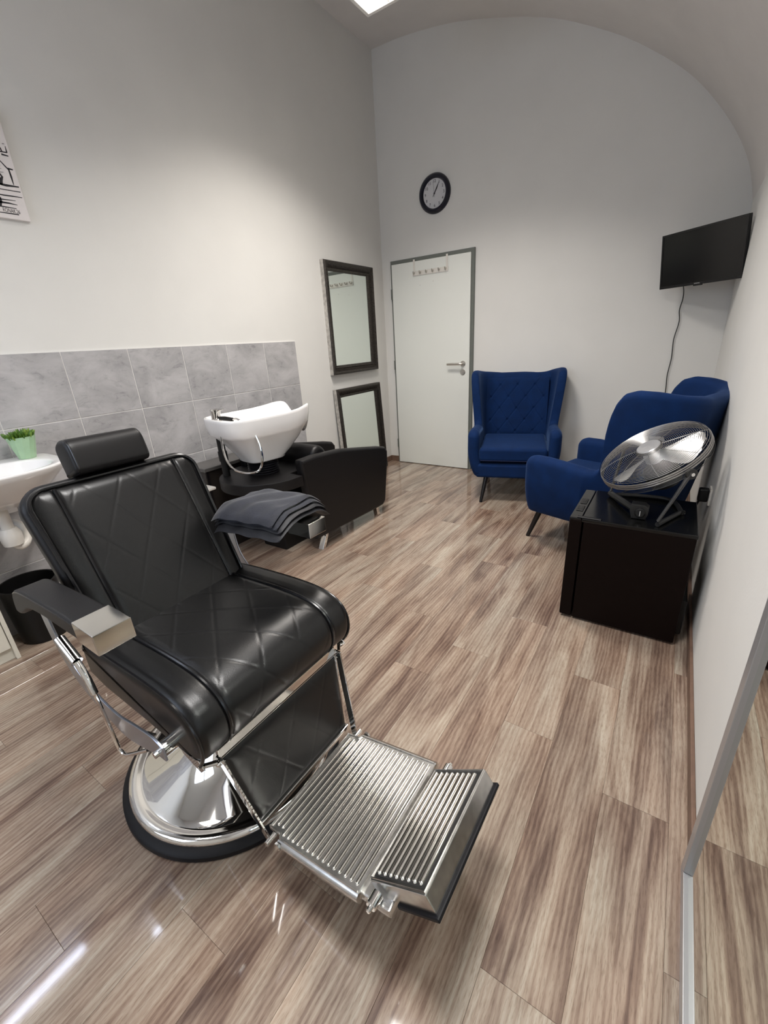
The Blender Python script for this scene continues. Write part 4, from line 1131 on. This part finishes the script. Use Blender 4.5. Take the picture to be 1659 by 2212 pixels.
# ------------------------------------------------------------------ canvas print
cv = thing('canvas_print', 'canvas print with black ink lines high on the left wall', 'picture', (0, -3.008, 1.905))
CW, CH = .42, .40
B().rbox(0, .020, -CW, 0, -.012, CH, .003, 2).build('canvas', 'canvas', cv)
def ink(pts, wd, name='ink_line', m='ink'):
    pts = [Vector((0, p[0], p[1])) for p in pts]; b = B(); ws = wd if isinstance(wd, (list, tuple)) else [wd]*len(pts)
    vs = []; fs = []
    for i, p in enumerate(pts):
        t = (pts[min(i+1, len(pts)-1)]-pts[max(i-1, 0)]); t = t.normalized() if t.length else Vector((0,1,0))
        nrm = Vector((0, -t.z, t.y)); vs += [p+nrm*ws[i]+Vector((.0206,0,0)), p-nrm*ws[i]+Vector((.0206,0,0)), p+nrm*ws[i]+Vector((.0198,0,0)), p-nrm*ws[i]+Vector((.0198,0,0))]
    for i in range(len(pts)-1): a = i*4; fs += [(a, a+4, a+5, a+1), (a+2, a+3, a+7, a+6), (a, a+2, a+6, a+4), (a+1, a+5, a+7, a+3)]
    fs += [(0, 1, 3, 2), (len(vs)-4, len(vs)-2, len(vs)-1, len(vs)-3)]
    return b.add(vs, fs).build(name, m, cv, smooth=0)
ink([(-0.141, 0.118), (-0.077, 0.118), (-0.057, 0.117), (-0.007, 0.12)], [0.003, 0.0035, 0.0046, 0.0022])
ink([(-0.131, 0.1), (-0.078, 0.099), (-0.007, 0.101)], [0.0012, 0.0016, 0.0016])
ink([(-0.137, 0.079), (-0.078, 0.077), (-0.042, 0.079), (-0.007, 0.08)], [0.0012, 0.0024, 0.0022, 0.0012])
ink([(-0.127, 0.061), (-0.087, 0.06), (-0.037, 0.063)], [0.001, 0.0022, 0.0008])
ink([(-0.163, 0.049), (-0.099, 0.048), (-0.065, 0.049), (-0.035, 0.047)], [0.003, 0.0036, 0.0028, 0.0008])
ink([(-0.153, 0.031), (-0.099, 0.032), (-0.043, 0.032)], [0.001, 0.0024, 0.0012])
ink([(-0.192, 0.008), (-0.111, 0.008), (-0.064, 0.009), (-0.041, 0.009)], [0.001, 0.0016, 0.0022, 0.0018])
ink([(-0.08, 0.235), (-0.049, 0.207), (-0.035, 0.189), (-0.026, 0.179), (-0.025, 0.154), (-0.025, 0.124)], [0.001, 0.0018, 0.0026, 0.003, 0.0036, 0.0012])
ink([(-0.028, 0.184), (-0.01, 0.183)], [0.003, 0.0024])
ink([(-0.062, 0.241), (-0.013, 0.244)], [0.0018, 0.0022])
ink([(-0.012, 0.267), (-0.013, 0.244)], [0.001, 0.0026])
ink([(-0.036, 0.233), (-0.011, 0.232)], [0.0034, 0.002])
ink([(-0.033, 0.258), (-0.031, 0.244)], [0.002, 0.0028])
ink([(-0.021, 0.274), (-0.013, 0.275)], [0.001, 0.0008])
ink([(-0.076, 0.117), (-0.068, 0.135), (-0.06, 0.147), (-0.069, 0.165)], [0.009, 0.006, 0.004, 0.002])
ink([(-0.103, 0.035), (-0.094, 0.052), (-0.091, 0.068)], [0.006, 0.0045, 0.001])
ink([(-0.089, 0.183), (-0.053, 0.19)], [0.0012, 0.0005])
ink([(-0.092, 0.171), (-0.053, 0.178)], [0.0012, 0.0005])
ink([(-0.096, 0.158), (-0.049, 0.166)], [0.0014, 0.0005])
ink([(-.34,.13),(-.33,.20),(-.26,.22),(-.19,.20),(-.15,.13)], [.006,.010,.012,.010,.006]); ink([(-.40,.06),(-.33,.07),(-.26,.05),(-.19,.06)], [.004,.008,.010,.005])
LWALL = Matrix(((0,0,1,0.0202),(1,0,0,0),(0,1,0,0),(0,0,0,1)))
text_mesh('RONAK.26', .022, 'signature', 'ink', cv, Matrix.Translation((0,-.066,.0195)) @ LWALL @ Matrix.Diagonal((.62,1,1,1)), extr=.0004, shear=.1)

# ------------------------------------------------------------------ lamps
def louvre_lamp(label, x0, x1, y0, y1, z, m, watts, colour, spread=128):
    t = thing('ceiling_lamp', label, 'lamp', ((x0+x1)/2, (y0+y1)/2, z), 0, 'louvre ceiling lamps')
    hx, hy = (x1-x0)/2, (y1-y0)/2
    fr_ = B()
    for a in ((-hx,hx,-hy,-hy+.018),(-hx,hx,hy-.018,hy),(-hx,-hx+.018,-hy+.018,hy-.018),(hx-.018,hx,-hy+.018,hy-.018)): fr_.box(*a, 0, .075)
    fr_.box(-hx, hx, -hy, hy, .068, .078); fr_.build('housing', 'lamp_housing', t, smooth=0)
    B().box(-hx+.018, hx-.018, -hy+.018, hy-.018, .052, .060).build('diffuser', m, t, smooth=0)
    lv_ = B()
    for i in range(1, 4): x = lerp(-hx, hx, i/4); lv_.box(x-.004, x+.004, -hy+.018, hy-.018, .008, .048)
    for i in range(1, 9): y = lerp(-hy, hy, i/9); lv_.box(-hx+.018, hx-.018, y-.0015, y+.0015, .010, .046)
    lv_.build('louvre', 'louvre', t, smooth=0)
    L_ = bpy.data.lights.new('louvre_light', 'AREA'); L_.shape = 'RECTANGLE'; L_.size = (x1-x0)-.05; L_.size_y = (y1-y0)-.05
    L_.energy = watts; L_.color = colour; L_.spread = math.radians(spread)
    Lo = bpy.data.objects.new('louvre_light', L_); COL.objects.link(Lo); Lo.parent = t; Lo.location = (0, 0, .006)
    rd = B()
    for sx in (-1, 1):
        for sy in (-1, 1):
            X = sx*hx*.6; rd.cyl((X, sy*hy*.7, .078), (X, sy*hy*.7, vz((x0+x1)/2+X)-z+.005), .004, 8)
    rd.build('hanger', 'steel', t)
    return t
louvre_lamp('white louvre ceiling lamp hanging between the door and the barber chair', .845, 1.445, -1.93, -1.33, 3.0, 'lamp_a', LAMP_A, (1.0, .94, .88))
louvre_lamp('white louvre ceiling lamp hanging over the barber chair', 1.75, 2.35, -3.65, -3.05, 2.715, 'lamp_b', LAMP_B, (1.0, .985, .97), 157)
louvre_lamp('added fill lamp in a white louvre housing hanging near the window', .845, 1.445, -4.95, -4.35, 3.0, 'lamp_b', LAMP_FILL, (.95, .97, 1.0))  # unseen lamp added behind the camera as weak fill light
def wall_lamp(y0, y1, z, label):
    t = thing('wall_lamp', label, 'lamp', (0, (y0+y1)/2, z), 0, 'wall lamps')
    h_ = (y1-y0)/2
    B().rbox(0, .06, -h_, h_, .02, .05, .004, 2).build('lamp_body', 'lamp_housing', t)
    B().rbox(.08, .11, -h_, h_, -.022, .018, .008, 3).build('diffuser', 'lamp_wall', t)
    B().rbox(.05, .08, -.03, .03, .0, .04, .004, 1).build('arm', 'steel', t)
wall_lamp(-4.40, -3.98, 2.12, 'cool white lamp bar on the left wall above the white cabinet')
wall_lamp(-3.66, -3.40, 2.62, 'short cool white lamp bar on the left wall above the canvas print')
